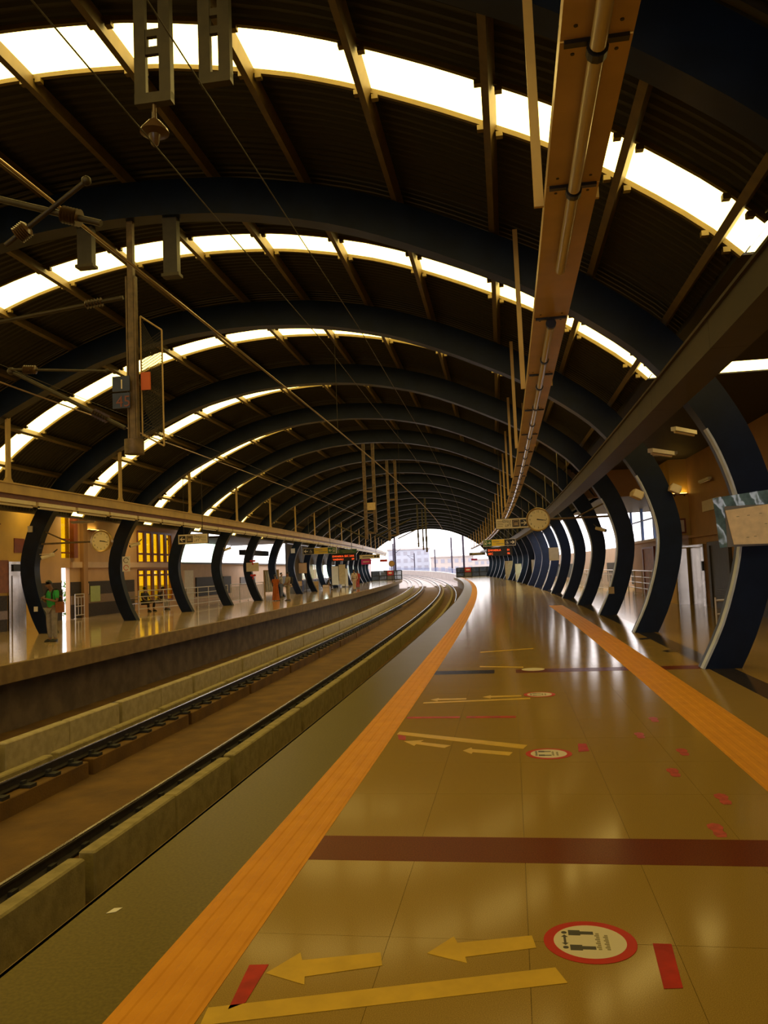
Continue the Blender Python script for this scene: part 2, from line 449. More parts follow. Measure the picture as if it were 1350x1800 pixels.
for nm, u, side, uph in RAILS:
    root = tag(empty('rail'), rail_lab[nm], 'rail', 'running rails of the two tracks')
    S2 = 330
    sec = [(-.07,-1.195),(.07,-1.195),(.07,-1.18),(.012,-1.165),(.012,-1.09),(.034,-1.08),(.034,-1.062),(-.034,-1.062),(-.034,-1.08),(-.012,-1.09),(-.012,-1.165),(-.07,-1.18)]
    MB().sweep([(u+a, z) for a, z in sec], S_B, S2, 2.0).build('rail_body', G['rust'], root)
    MB().sweep([(u-.022,-1.062),(u+.022,-1.062),(u+.018,-1.052),(u-.018,-1.052)], S_B, S2, 2.0).build('rail_head', G['railhead'], root)
    if nm in 'BC':
        s = 4.0
        while s < 60:
            put(link('rail_clip', clipme, root), s, u); s += 0.62

# ------------------------------------------------------------------ roof
ceil = tag(empty('ceiling'), kind='structure')
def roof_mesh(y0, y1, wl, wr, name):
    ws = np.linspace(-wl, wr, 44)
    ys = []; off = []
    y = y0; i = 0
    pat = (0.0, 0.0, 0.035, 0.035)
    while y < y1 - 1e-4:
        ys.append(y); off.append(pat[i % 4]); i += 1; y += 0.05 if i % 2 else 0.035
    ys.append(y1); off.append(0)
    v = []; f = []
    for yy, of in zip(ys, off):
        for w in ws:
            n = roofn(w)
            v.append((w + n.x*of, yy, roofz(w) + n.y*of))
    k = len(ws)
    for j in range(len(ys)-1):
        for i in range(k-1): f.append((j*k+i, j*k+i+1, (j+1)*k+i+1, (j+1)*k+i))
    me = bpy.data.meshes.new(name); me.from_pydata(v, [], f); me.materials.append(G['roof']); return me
SKY0, SKY1 = 2.38, 3.31
roofme = {}
for hi in (True, False):
    wr = W_HIGH if hi else W_LOW
    roofme[hi] = (roof_mesh(-0.12, SKY0, W_LOW, wr, 'roof_panel'), roof_mesh(SKY1, BAY, W_LOW, wr, 'roof_panel'))
roofme['plain'] = roof_mesh(-0.12, BAY, W_LOW, W_HIGH, 'roof_panel')
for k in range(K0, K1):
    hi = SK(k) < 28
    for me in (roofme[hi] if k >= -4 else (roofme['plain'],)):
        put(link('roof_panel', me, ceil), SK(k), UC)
for w in [-x for x in PURL[:0:-1]] + PURL:
    n = roofn(w); t = Vector((n.y, -n.x)); c = Vector((UC + w, roofz(w)))
    a, b = 0.045, 0.045
    pr = []
    for dt, dn in ((-a,-.20),(a,-.20),(a,-.02),(-a,-.02)):
        q = c + t*dt + n*dn
        pr.append((q.x, q.y))
    MB().sweep(pr, SK(K0), S_END, BAY/2).build('purlin', G['purlin'], ceil)

# skylight strips: one window per bay, panes between the purlins
edges = [-W_LOW] + [-x for x in PURL[:0:-1]] + PURL + [W_LOW]
edges_hi = edges[:-1] + [W_HIGH]
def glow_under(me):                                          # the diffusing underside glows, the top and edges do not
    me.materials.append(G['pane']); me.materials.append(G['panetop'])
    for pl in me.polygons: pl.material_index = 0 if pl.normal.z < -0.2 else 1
def pane_mesh(w0, w1):
    m = MB(); n = 3; v = []; f = []
    ws = np.linspace(w0, w1, n+1)
    for w in ws:
        nn = roofn(w)
        for y in (SKY0, SKY1):
            for d in (0.0, 0.012):
                v.append((w+nn.x*d, y, roofz(w)+nn.y*d))
    for i in range(n):
        a = i*4; b = a+4
        f += [(a, a+2, b+2, b), (a+1, b+1, b+3, a+3), (a, b, b+1, a+1), (a+2, a+3, b+3, b+2)]
    f += [(0,1,3,2), (n*4, n*4+2, n*4+3, n*4+1)]
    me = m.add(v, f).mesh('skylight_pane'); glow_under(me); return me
def frame_mesh(y, w0, w1):
    m = MB(); n = 60; v = []; f = []
    for i, w in enumerate(np.linspace(w0, w1, n+1)):
        nn = roofn(w)
        for dy, d in ((-.028,-.07),(.028,-.07),(.028,-.01),(-.028,-.01)):
            v.append((w+nn.x*d, y+dy, roofz(w)+nn.y*d))
    for i in range(n):
        for j in range(4):
            a = i*4+j; b = i*4+(j+1) % 4
            f.append((a, b, b+4, a+4))
    m.add(v, f)
    for w in edges[1:-1]:
        nn = roofn(w)
        for sx in (-.11, .11):
            c = Vector((w+sx+nn.x*-.13, y, roofz(w+sx)+nn.y*-.13))
            m.box(c.x-.04, c.x+.04, y-.04, y+.04, c.z+.0, c.z+.06)
    me = m.mesh('skylight_frame'); me.materials.append(G['frame']); return me
paneme = {}
for e in (edges, edges_hi):
    for a, b in zip(e[:-1], e[1:]):
        if (a, b) not in paneme: paneme[(a, b)] = pane_mesh(a, b)
frame_hi = (frame_mesh(SKY0, -W_LOW, W_HIGH), frame_mesh(SKY1, -W_LOW, W_HIGH))
frame_lo = (frame_mesh(SKY0, -W_LOW, W_LOW), frame_mesh(SKY1, -W_LOW, W_LOW))
def lobby_pane(u0, u1):
    me = MB().box(u0-UC, u1-UC, SKY0, SKY1, 0, 0.012).mesh('skylight_pane'); glow_under(me); return me
lpr = lobby_pane(5.0, 9.3); lpr2 = lobby_pane(5.0, 6.6); lpl = lobby_pane(-16.8, -13.7)
wn = 0
for k in range(K0, K1):
    wn += 1
    if k < -4: continue                      # plain sheeting behind the viewer
    root = tag(empty('window_%d' % wn, SK(k), UC), kind='structure')
    hi = SK(k) < 28
    e = edges_hi if hi else edges
    for a, b in zip(e[:-1], e[1:]): link('skylight_pane', paneme[(a, b)], root)
    for me in (frame_hi if hi else frame_lo): link('skylight_frame', me, root)
    if k in (-1, 0): link('skylight_pane', lpr if k == 0 else lpr2, root).location = (0, 0, 5.02)
    if 0 <= k <= 4: link('skylight_pane', lpl, root).location = (0, 0, 4.72)

# navy arch ribs
n = len(INNER); v = []; f = []
for i in range(n):
    for y in (-.16, .16):
        v.append((INNER[i,0], y, INNER[i,1])); v.append((OUTER[i,0], y, OUTER[i,1]))
for i in range(n-1):
    a = i*4; b = a+4
    f += [(a, b, b+2, a+2), (a+1, a+3, b+3, b+1), (a, a+1, b+1, b), (a+2, b+2, b+3, a+3)]
f += [(0,2,3,1), (n*4-4, n*4-3, n*4-1, n*4-2)]
arch_me = MB().add(v, f).mesh('arch_rib', True); arch_me.materials.append(G['navy'])
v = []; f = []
gi = [i for i in range(n//2) if INNER[i,1] < 3.5]  # thin added strip that paints the bright inner edge of the right feet
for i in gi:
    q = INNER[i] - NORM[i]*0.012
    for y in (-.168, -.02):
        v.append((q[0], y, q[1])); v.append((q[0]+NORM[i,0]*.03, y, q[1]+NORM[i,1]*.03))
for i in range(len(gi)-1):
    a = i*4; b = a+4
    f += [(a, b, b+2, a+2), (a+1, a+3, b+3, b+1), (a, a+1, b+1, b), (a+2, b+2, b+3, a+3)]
lit_edge_me = MB().add(v, f).mesh('lit_edge_strip', True); lit_edge_me.materials.append(G['lit_edge'])
arches = {}
for k in range(K0, K1+1):
    o = link('arch_rib', arch_me); put(o, SK(k), UC)
    if k < 0:
        lab = 'navy steel arch rib overhead, before the first one whose feet show'
    else:
        lab = 'navy steel arch rib with curved feet, %s along the platform from the viewer' % ORD[k]
    if k == K1: lab = 'last navy steel arch rib, framing the bright opening over the tracks'
    if k < -1:
        o.name = 'trim_arch_%d' % (-k); tag(o, kind='structure')
    else:
        tag(o, lab, 'arch', 'navy steel arch ribs')
    if 0 <= k < 7: link('lit_edge_strip', lit_edge_me, o)
    arches[k] = o

# eaves and flat lobby roofs
def struct(name, b, m): return tag(b.build(name, m), kind='structure')
we = W_LOW
struct('trim_1', MB().srect(UC-we-.25, UC-we+.02, 3.98, 4.62, SK(K0), S_END, 3), G['darksteel'])
struct('trim_2', MB().srect(UC+we-.02, UC+we+.25, 3.98, 4.62, LOBBY_R_END, S_END, 3), G['darksteel'])
def flat_roof(name, u0, u1, z, s0, s1):
    root = tag(empty(name), kind='structure')
    cuts = [s0]
    k = K0
    while SK(k)+SKY1 < s1:
        if SK(k) + SKY0 > s0 and ((u0 > 0 and k in (-1, 0)) or (u0 < 0 and 0 <= k <= 4)): cuts += [SK(k)+SKY0, SK(k)+SKY1]
        k += 1
    cuts.append(s1)
    for a, b in zip(cuts[::2], cuts[1::2]):
        MB().srect(u0, u1, z, z+.1, a, b, 3).build('roof_panel', G['roof'], root)
flat_roof('ceiling_lobby_right', UC+W_HIGH-.05, 9.3, 5.0, SK(K0), LOBBY_R_END)
flat_roof('ceiling_lobby_left', -17.4, UC-we-.2, 4.70, SK(K0), LOBBY_L_END)

# ------------------------------------------------------------------ side walls
def wall(name, pieces, m):                                  # pieces: (u0,u1,z0,z1,s0,s1)
    b = MB()
    for p in pieces: b.srect(*p, 2.5)
    return tag(b.build(name, m), kind='structure')
ZL, ZR = 4.70, 5.0
wl1 = wall('wall_left_1', [(-15.5,-15.3,0,ZL,S_B,28.5), (-17.2,-15.3,0,ZL,28.4,28.6)], G['ochre'])
MB().srect(-15.3,-15.26,0,1.25,S_B,26.5,3).build('dado_panel', G['dado'], wl1)
MB().srect(-15.3,-15.25,.42,.72,S_B,26.5,3).build('dado_band', G['dadob'], wl1)
wl2 = wall('wall_left_2', [(-17.2,-17,0,ZL,28.5,33.25), (-17.2,-17,2.28,2.72,33.25,33.95), (-17.2,-17,4.6,ZL,33.25,33.95), (-17.2,-17,0,ZL,33.95,41.1),
                           (-17.2,-17,0,.36,41.1,45.9), (-17.2,-17,2.17,2.55,41.1,45.9), (-17.2,-17,4.22,ZL,41.1,45.9), (-17.2,-17,0,ZL,45.9,47.4)], G['peach_lit'])
for s0, s1 in ((28.6,33.2),(34.0,40.6)):
    MB().srect(-17,-16.96,0,.62,s0,s1,3).build('dado_panel', G['dado'], wl2)
    MB().srect(-17,-16.955,.62,1.02,s0,s1,3).build('dado_band', G['dadob'], wl2)
    MB().srect(-17,-16.96,1.02,1.64,s0,s1,3).build('dado_panel', G['dado'], wl2)
MB().srect(-17,-16.88,2.28,2.55,34.0,47.3,3).build('ledge', G['peachlight'], wl2)
MB().srect(-17,-16.82,0,ZL,34.9,35.3,1).build('pilaster', G['peach'], wl2)
wl3 = wall('wall_left_3', [(-17.8,-17.6,0,2.5,47.4,104)], G['peachlight'])
MB().srect(-17.9,-17.45,2.5,2.62,47.4,104,3).build('coping', G['grey'], wl3)
for s0, s1, z0, z1, m in ((51.6,57.2,.35,1.62,'dado'),(57.5,59.4,.35,1.62,'dado'),(62,66.5,.9,1.5,'grey'),(70,80,.35,1.4,'dado')):
    MB().srect(-17.6,-17.52,z0,z1,s0,s1,3).build('dado_panel', G[m], wl3)
MB().srect(-17.6,-17.5,0,2.1,49.4,51.0,3).build('door_panel', G['signcream'], wl3)
MB().srect(-17.66,-17.50,2.5,4.05,57.0,57.25,1).build('post', G['darksteel'], wl3)
MB().srect(-17.62,-17.58,2.62,3.98,47.4,57.0,3).build('glass_screen', G['gglass'], wl3)
MB().srect(-17.9,-13.4,3.98,4.10,47.4,61.5,3).build('lintel_slab', G['darksteel'], wl3)

wr1 = wall('wall_right_1', [(8.6,8.8,0,ZR,S_B,28.9)], G['peach'])
MB().srect(8.55,8.6,0,.72,S_B,24.0,3).build('dado_panel', G['dado'], wr1)
MB().srect(8.54,8.6,.72,1.02,S_B,24.0,3).build('dado_band', G['dadob'], wr1)
MB().srect(8.55,8.6,1.02,1.62,S_B,24.0,3).build('dado_panel', G['dado'], wr1)
MB().srect(8.5,8.6,2.25,2.34,S_B,28.9,3).build('ledge', G['peach'], wr1)
MB().srect(8.52,8.6,2.5,3.3,18.0,24.6,3).build('recessed_panel', G['cable'], wr1)
wr2 = wall('wall_right_2', [(8.0,9.3,0,ZR,28.9,31.2)], G['ochre'])
wr3 = wall('wall_right_3', [(8.9,9.1,0,2.36,31.2,42.0), (8.9,9.1,4.25,5.0,31.2,42.0), (4.6,9.3,3.98,5.12,31.1,31.3)], G['peach'])
MB().srect(8.85,9.15,2.36,2.44,31.2,42.0,3).build('sill', G['peachlight'], wr3)
wr4 = wall('wall_right_4', [(9.8,10.0,0,2.38,42.0,118)], G['peachlight'])
for s0, s1 in ((44,47.2),(50,55.5),(58,63),(68,78),(82,96)):
    MB().srect(9.74,9.8,.2,1.45,s0,s1,3).build('dado_panel', G['dado'], wr4)
MB().srect(UC+we,10.2,3.98,4.08,31.2,42.0,3).build('eave_slab', G['darksteel'], wr3)

# windows with bars
def barred_window(name, u, s0, s1, zs, nb, frame, bars, glass, bw=0.20, tw=0.06, inward=1, rows=None):
    root = tag(empty(name), kind='structure')
    du = 0.10*inward
    step = (s1-s0)/nb
    for z0, z1, zt in zs:
        for i in range(nb+1):
            c = s0 + i*step
            w = bw if 0 < i < nb else bw*.4
            MB().srect(min(u,u+du), max(u,u+du), z0, z1, c-w/2, c+w/2, 5).build('mullion', bars, root)
        MB().srect(min(u,u+du*.8), max(u,u+du*.8), zt-tw, zt+tw, s0, s1, 5).build('transom', bars, root)
        for z in (z0, z1):
            MB().srect(min(u,u+du*.9), max(u,u+du*.9), z-.05, z+.05, s0, s1, 5).build('frame_bar', frame, root)
        for i in range(nb):
            for a, b in ((z0, zt), (zt, z1)):
                MB().srect(u-.02, u+.005, a+.02, b-.02, s0+i*step+.04, s0+(i+1)*step-.04, 5).build('pane', glass, root)
    return root
wi = 40
barred_window('window_%d' % wi, -17.05, 41.1, 45.9, ((2.55,4.22,3.02),(.40,2.15,1.86)), 5, G['redbrown'], G['redbrown'], G['yglass'], 0.30, 0.05)
barred_window('window_41', 9.0, 31.2, 42.0, ((2.44,4.25,3.4),), 4, G['white'], G['bluepanel'], G['cglass'], 0.22, 0.03, -1)
sw = tag(empty('window_42'), kind='structure')
MB().srect(-17.12,-17.02,2.72,4.6,33.25,33.95,5).build('pane', G['yglass'], sw)
for z in (3.55, 2.95): MB().srect(-17.05,-16.95,z-.03,z+.03,33.25,33.95,5).build('transom', G['redbrown'], sw)
MB().srect(-17.08,-16.80,2.72,4.6,34.0,34.35,5).build('shutter', G['redbrown'], sw)
# doors
d1 = tag(empty('door_1'), kind='structure')
MB().srect(8.50,8.62,0,2.05,26.35,26.6,5).srect(8.50,8.62,0,2.05,24.3,24.55,5).srect(8.50,8.62,1.93,2.05,24.3,26.6,5).build('door_frame', G['galv'], d1)
MB().srect(8.54,8.60,0,1.93,24.55,26.35,5).build('door_leaf', G['darksteel'], d1)
lv = MB()
for i in range(7): MB().srect(8.515,8.56,.16+i*.07,.20+i*.07,24.8,26.1,5).build('louvre_slat', G['galv'], d1)
d2 = tag(empty('door_2'), kind='structure')
MB().srect(8.82,8.92,0,2.05,36.5,38.7,5).build('door_leaf', G['wood'], d2)
MB().srect(8.78,8.93,2.05,2.14,36.3,38.9,5).srect(8.78,8.93,0,2.1,36.3,36.5,5).srect(8.78,8.93,0,2.1,38.7,38.9,5).build('door_frame', G['redbrown'], d2)
MB().srect(8.76,8.82,.95,1.15,36.65,36.72,5).build('handle', G['steel'], d2)
d3 = tag(empty('door_3'), kind='structure')      # steel lift front on the left
MB().srect(-15.3,-15.22,0,2.45,26.55,27.6,5).build('lift_surround', G['steeldoor'], d3)
MB().srect(-15.22,-15.19,0,1.95,26.72,27.08,5).build('door_leaf', G['steeldoor'], d3)
MB().srect(-15.22,-15.19,0,1.95,27.09,27.45,5).build('door_leaf', G['steeldoor'], d3)
MB().srect(-15.22,-15.17,2.1,2.35,26.75,27.4,5).build('indicator_panel', G['black'], d3)
d4 = tag(empty('door_4'), kind='structure')      # steel lift front on the right
MB().srect(8.48,8.6,0,2.0,27.0,28.85,5).build('lift_surround', G['steeldoor'], d4)
MB().srect(8.45,8.49,0,1.9,27.2,27.95,5).build('door_leaf', G['steeldoor'], d4)
MB().srect(8.45,8.49,0,1.9,27.97,28.7,5).build('door_leaf', G['steeldoor'], d4)
MB().srect(8.43,8.5,1.15,1.45,27.02,27.14,5).build('call_panel', G['black'], d4)

# infill between the far columns
pn = 0
for k in range(9, K1):
    for side in (-1, 1):
        if side < 0 and k < 9: continue
        u = UC + side*9.95
        a, b = SK(k)+.2, SK(k+1)-.2
        pn += 1
        root = tag(empty('wall_%s_infill_%d' % ('left' if side < 0 else 'right', k)), kind='structure')
        MB().srect(u-.06, u+.06, 0, 1.02, a, b, 3).build('low_panel', G['navypanel'], root)
        MB().srect(u-.06, u+.06, 2.35 if side < 0 else 2.5, 4.0, a, b, 3).build('upper_cladding', G['clad'], root)
        for z in (.12, 1.05):
            MB().srect(u-side*.10-.02, u-side*.10+.02, z, z+.045, a, b, 3).build('rail_bar', G['steel'], root)
        if k % 3 == 0:
            MB().srect(u-.04, u+.04, 1.02, 2.4, a+1.6, a+1.75, 3).build('post', G['darksteel'], root)
        MB().srect(u-.01, u+.01, 1.1, 2.4, a, b, 3).build('glass_screen', G['gglass'], root)
for side in (-1, 1):
    u = UC + side*9.95; a, b = SK(8)+.2, SK(9)-.2
    root = tag(empty('wall_%s_infill_8' % ('left' if side < 0 else 'right')), kind='structure')
    MB().srect(u-.06, u+.06, 0, 4.0, a, b, 3).build('panel', G['clad'], root)
    MB().srect(u-side*.10-.02, u-side*.10+.02, .55, .95, a+.6, b-.4, 3).build('dado_band', G['peachlight'], root)

# ------------------------------------------------------------------ railings
def railing(name, pts, zs, label, posts=1.5, balusters=None, h=1.08, rr=.022, m=None, group='steel railings'):
    """pts: list of (s,u) ends"""
    m = m or G['railsteel']
    root = tag(empty(name, pts[0][0], pts[0][1], 0), label, 'railing', group)
    inv = (Matrix.Translation(root.location) @ Matrix.Rotation(root.rotation_euler.z, 4, 'Z')).inverted()
    for (s0, u0), (s1, u1) in zip(pts[:-1], pts[1:]):
        A, B = inv @ P(s0, u0), inv @ P(s1, u1)
        L = (B-A).length
        for z in zs:
            MB().cyl(A+Vector((0,0,z)), B+Vector((0,0,z)), rr*1.15 if z > h-.1 else rr*.95, 8).build('rail_bar', m, root, True)
        n = max(1, int(round(L/posts)))
        for i in range(n+1):
            q = A.lerp(B, i/n)
            MB().cyl(q, q+Vector((0,0,h)), rr*1.1, 8).cyl(q, q+Vector((0,0,.012)), .06, 10).build('post', m, root, True)
        if balusters:
            nb = int(L/balusters)
            for i in range(1, nb):
                q = A.lerp(B, i/nb)
                MB().cyl(q+Vector((0,0,.12)), q+Vector((0,0,h-.12)), rr*.8, 6).build('baluster', m, root)
    return root
railing('railing', [(36.9,-15.1),(40.4,-14.05),(47.0,-13.95)], (.22,.5,.8,1.08), 'steel bar railing behind the people sitting on the left platform', 1.7)
railing('railing', [(47.6,-13.95),(55.2,-13.95)], (.1,.95,1.1), 'steel railing with upright bars between the fourth and sixth columns on the left', 1.9, .22)
railing('railing', [(33.95,-16.75),(34.75,-16.75)], (.15,.55,.95,1.08), 'short steel gate railing beside the narrow bright slit on the left', .8, .2)
railing('railing', [(31.6,8.35),(42.2,8.35)], (.3,.55,.8,1.08), 'steel bar railing in front of the brown door on the right', 1.8)
railing('railing', [(42.6,8.2),(54.0,7.4)], (.1,.85,1.08), 'steel railing behind the fifth and sixth columns on the right', 1.8, .25)
railing('railing', [(56.5,6.0),(66.0,5.95)], (.1,.85,1.08), 'far steel railing on the right beside the white standing board', 1.8, .3)
railing('railing', [(12.62,5.95),(12.62,8.3)], (.18,.35,.52,.69,.86,1.02), 'near steel barrier at the right edge behind the first column', .8, None, 1.28, .02)
nb = railing('railing', [(14.6,5.6),(14.6,5.95)], (.62,.85), 'short steel stub rail beside the first right column', .35, None, .9, .015)

# ------------------------------------------------------------------ light trays and cable trays
def right_tray():
    root = tag(empty('light_tray'), 'long cream lighting tray with tube lamps hanging over the right platform', 'light fixture', 'overhead lighting trays')
    u0, u1, z = 2.55, 2.91, 4.21
    bars = [-1.85, -.3, 1.22, 2.76, 4.29, 5.85]
    s = 8.85
    while s < S_END: bars.append(s); s += 2.55
    for a, b in zip(bars[:-1], bars[1:]):
        b_ = b - .012
        p = MB().sweep([(u0,z),(u1,z),(u1,z+.09),(u1-.012,z+.09),(u1-.012,z+.012),(u0+.012,z+.012),(u0+.012,z+.09),(u0,z+.09)], a, b_, 2.6).build('tray_panel', G['tray'], root)
        MB().srect(u0+.02, u1-.02, z-.022, z+.001, b-.02, b+.02).build('joint_bar', G['black'], p)
        if a < 20:
            q = MB()
            for ss in (a+.10, b-.12):
                for uu in (u0+.07, u1-.07):
                    c = P(ss, uu, z-.004); q.cyl(c, c+Vector((0,0,.006)), .011, 8)
            q.build('rivets', G['black'], p)
    s = -1.85; i = 0
    while s < S_END-2:
        skip = (7.3 < s < 8.7)
        if not skip:
            a, b = P(s+.03, 2.73, z-.065), P(s+1.50, 2.73, z-.065)
            MB().cyl(a, b, .042, 14).build('tube_lamp', G['tube'], root, True)
            if s < 40:
                c1, c2 = P(s-.01, 2.73, z-.062), P(s+.05, 2.73, z-.062)
                MB().cyl(c1, c2, .055, 12).cyl(c1.lerp(c2,.5), c1.lerp(c2,.5)+Vector((0,0,.06)), .03, 8).build('lamp_holder', G['black'], root)
        s += 1.53; i += 1
    for k in range(K0+1, K1+1):
        sk = SK(k) - .25
        w = u0 - .03 - UC
        zt = roofz(w) - .1
        MB().srect(u0-.075, u0-.005, z, zt, sk-.015, sk+.015).build('hanger', G['trayside'], root)
        MB().srect(u1+.0, u1+.03, z+.02, roofz(u1-UC)-.1, sk-.015, sk+.015).build('hanger', G['trayside'], root)
right_tray()
def left_tray():
    root = tag(empty('light_tray'), 'long cream lighting channel with lamp row hanging over the left platform', 'light fixture', 'overhead lighting trays')
    u0, u1 = -10.48, -10.14
    MB().sweep([(u0,3.93),(u1,3.93),(u1,4.20),(u0,4.20)], SK(K0), S_END, 3).build('channel', G['trayside'], root)
    MB().srect(u1-.001, u1+.03, 4.17, 4.21, SK(K0), S_END, 3).build('top_lip', G['trayside'], root)
    MB().srect(u0+.08, u1-.10, 3.80, 3.932, SK(K0), S_END, 3).build('wiring_slot', G['redbrown'], root)
    s = 14.0; i = 0
    while s < S_END-2:
        MB().srect(u0+.03, u1-.04, 3.70, 3.80, s, s+1.90).build('lamp_box', G['signcream'], root)
        a, b = P(s+.12, -10.26, 3.66), P(s+1.84, -10.26, 3.66)
        MB().cyl(a, b, .032, 10).build('tube_lamp', G['tubew'], root, True)
        if s < 50: 
            for q in (a, b): MB().cyl(q-Vector((0,0,.0)), q+Vector((0,0,.05)), .03, 8).build('lamp_holder', G['black'], root)
        s += 2.042; i += 1
    for k in range(1, K1+1):
        sk = SK(k) + .15; w = -10.3 - UC
        hb_ = MB().prism([(-.20,0),(.20,0),(.09,.12),(.075,.3),(.075,roofz(w)-4.3),(-.075,roofz(w)-4.3),(-.075,.3),(-.09,.12)], 'x', -.03, .03)
        put(hb_.build('hanger', G['trayside'], root), sk, -10.2, 4.2)
left_tray()
def cable_tray(u0, u1, label):
    root = tag(empty('cable_tray'), label, 'cable tray', 'overhead cable trays')
    s = 2.0
    while s < S_END-1:
        e = min(s+3.0, S_END)
        p = MB().sweep([(u0,3.52),(u1,3.52),(u1,3.82),(u1-.02,3.82),(u1-.02,3.54),(u0+.02,3.54),(u0+.02,3.82),(u0,3.82)], s, e-.006, 3).build('tray_section', G['cable'], root)
        s += 3.0
    MB().srect(u0-.03, u0, 3.80, 3.83, 2.0, S_END, 3).build('top_lip', G['cable'], root)
    for k in range(2, K1):
        sk = SK(k)+3
        for u in (u0+.02, u1-.02):
            c = P(sk, u, 3.8); MB().cyl(c, Vector((c.x, c.y, roofz(u-UC)-.02 if abs(u-UC) < W_HIGH else 5.0)), .012, 6).build('hanger_rod', G['galv'], root)
cable_tray(4.10, 4.45, 'brown steel cable tray running above the columns on the right')

# ------------------------------------------------------------------ overhead line equipment
def wire(name, pts, r, m, label, cat='wire', group='overhead line wires'):
    return tag(MB().tube(pts, r, 8).build(name, m, None, True), label, cat, group)
def along(u, z, s0, s1, ds=4.0, du=0.0, sag=0.0):
    n = int((s1-s0)/ds); out = []
    for i in range(n+1):
        s = s0+(s1-s0)*i/n
        ph = (s-S1)/(2*BAY)
        out.append(P(s, u + du*(1 if int(math.floor(ph)) % 2 else -1)*(1-2*abs(ph-math.floor(ph)-.5)), z - sag*(4*(ph-math.floor(ph))*(1-ph+math.floor(ph)))))
    return out
wire('contact_wire', along(-1.62, 4.93, -8, 117), .016, G['copper'], 'bright contact wire running over the near track')
wire('contact_wire', along(-5.75, 4.86, -8, 117), .014, G['copper'], 'thin contact wire running over the far track')
wire('catenary_wire', along(-.56, 5.24, -8, 74, sag=.06), .006, G['darksteel'], 'dark thin wire slung from the double-post bracket near the roof')
wire('catenary_wire', along(0.0, 5.46, -8, 74, sag=.06), .006, G['darksteel'], 'dark thin wire on the right of the overhead brackets')
wire('catenary_wire', along(-6.6, 5.55, -8, 117, sag=.05), .006, G['darksteel'], 'dark thin wire over the left edge of the far track')
def channel_pair(s, u0, u1, z0, z1, label):
    root = thing('drop_bracket', s, (u0+u1)/2, z0, label, 'bracket', 'hanging brackets under the roof')
    w = (u1-u0)/2; h = z1-z0
    for sx in (-1, 1):
        x0, x1 = sorted((sx*w, sx*(w-.10)))
        m = MB().box(x0, x1, -.025, .025, 0, h)
        m.box(x0 if sx < 0 else x1-.015, x0+.015 if sx < 0 else x1, .025, .05, 0, h)
        m.build('channel_post', G['galv'], root)
    MB().box(-w, w, -.03, .05, -.03, .06).build('cross_plate', G['galv'], root)
    pl = MB()
    n = 20
    out = [(-w+.1, .42), (w-.1, .42), (w-.1, .62), (-w+.1, .62)]
    for a0, a1, b0, b1 in ((-w+.1, -.045, .40, .62), (.045, w-.1, .40, .62), (-.045, .045, .40, .465), (-.045, .045, .555, .62)):
        pl.box(a0, a1, -.02, .02, b0, b1)
    pl.build('hole_plate', G['galv'], root)
    return root
b1 = channel_pair(SK(-1), -.74, -.42, 5.60, 7.35, 'pair of steel channel posts hanging at upper left under the first skylight')
b2 = channel_pair(SK(-1), -.17, .10, 5.70, 7.3, 'narrower pair of steel channel posts hanging right of the left one')
ins = thing('insulator', SK(-1), -.58, 5.22, 'brown ribbed insulator disc hanging below the left channel posts', 'insulator', 'line insulators')
MB().lathe([(.015,.38),(.02,.22),(.05,.20),(.115,.12),(.12,.10),(.05,.08),(.03,0.0),(.012,-.02)], n=20).build('shed', G['porcelain'], ins, True)
MB().cyl((0,0,.36),(0,0,.42),.02,8).build('clevis', G['galv'], ins)
for (u, zb, w, lab) in ((-4.59, 6.88, .13, 'short steel drop post under the second arch, left of the mesh cage'), (-3.08, 6.58, .12, 'short steel drop post under the second arch, above the mesh cage')):
    r = thing('drop_post', SK(0), u, zb, lab, 'bracket', 'hanging brackets under the roof')
    MB().box(-w, w, -.07, .07, 0, 7.66-zb).build('post', G['darksteel'], r)
    MB().box(-w-.03, w+.03, -.09, .09, -.02, .03).build('end_plate', G['galv'], r)
# drop mast with mesh cage
mast = thing('drop_mast', SK(0), -3.80, 3.74, 'hanging steel mast with a diamond mesh cage and orange plate between the tracks', 'mast')
MB().box(-.05, .05, -.045, .045, .12, 3.85).build('post', G['brownsteel'], mast)
MB().box(.06, .085, -.05, .05, .0, 2.9).box(-.085, -.06, -.05, .05, .0, 2.9).build('flange', G['brownsteel'], mast)
MB().cyl((0,0,-.08),(0,0,.16),.16,14).build('base_drum', G['brownsteel'], mast, True)
cage = MB()
for a, b in (((.10,.1,.25),(.10,.1,2.25)),((.45,.15,.05),(.45,.15,2.0)),((.10,.1,2.25),(.45,.15,2.0)),((.10,.1,.25),(.45,.15,.05))): cage.cyl(a, b, .014, 8)
cage.build('cage_frame', G['trayside'], mast)
mesh_ = MB()
def cz(x, z): return z - (x-.10)/.35*.22
for i in range(-8, 42):
    for sg in (1, -1):
        pts = []
        for x in (.10, .45):
            z = .25 + i*.05 + (sg*(x-.10) if sg > 0 else (.45-x))*1.3
            pts.append((x, .1+(x-.1)/.35*.05, z - (x-.1)/.35*.22))
        z0, z1 = pts[0][2], pts[1][2]
        if min(z0, z1) > .06 and max(z0+.0, z1+.22) < 2.24: mesh_.cyl(pts[0], pts[1], .005, 4, cap=False)
tag(mesh_.build('wire_mesh', G['darksteel'], mast), kind='stuff')
MB().bbox(.12, .29, .02, .05, .98, 1.28, .01).build('warning_plate', G['orange'], mast)
np_ = MB().box(-.30, .0, -.13, -.11, .95, 1.20).build('number_plate', G['navypanel'], mast)
np2 = MB().box(-.30, .0, -.13, -.11, .67, .92).build('number_plate', G['navypanel'], mast)

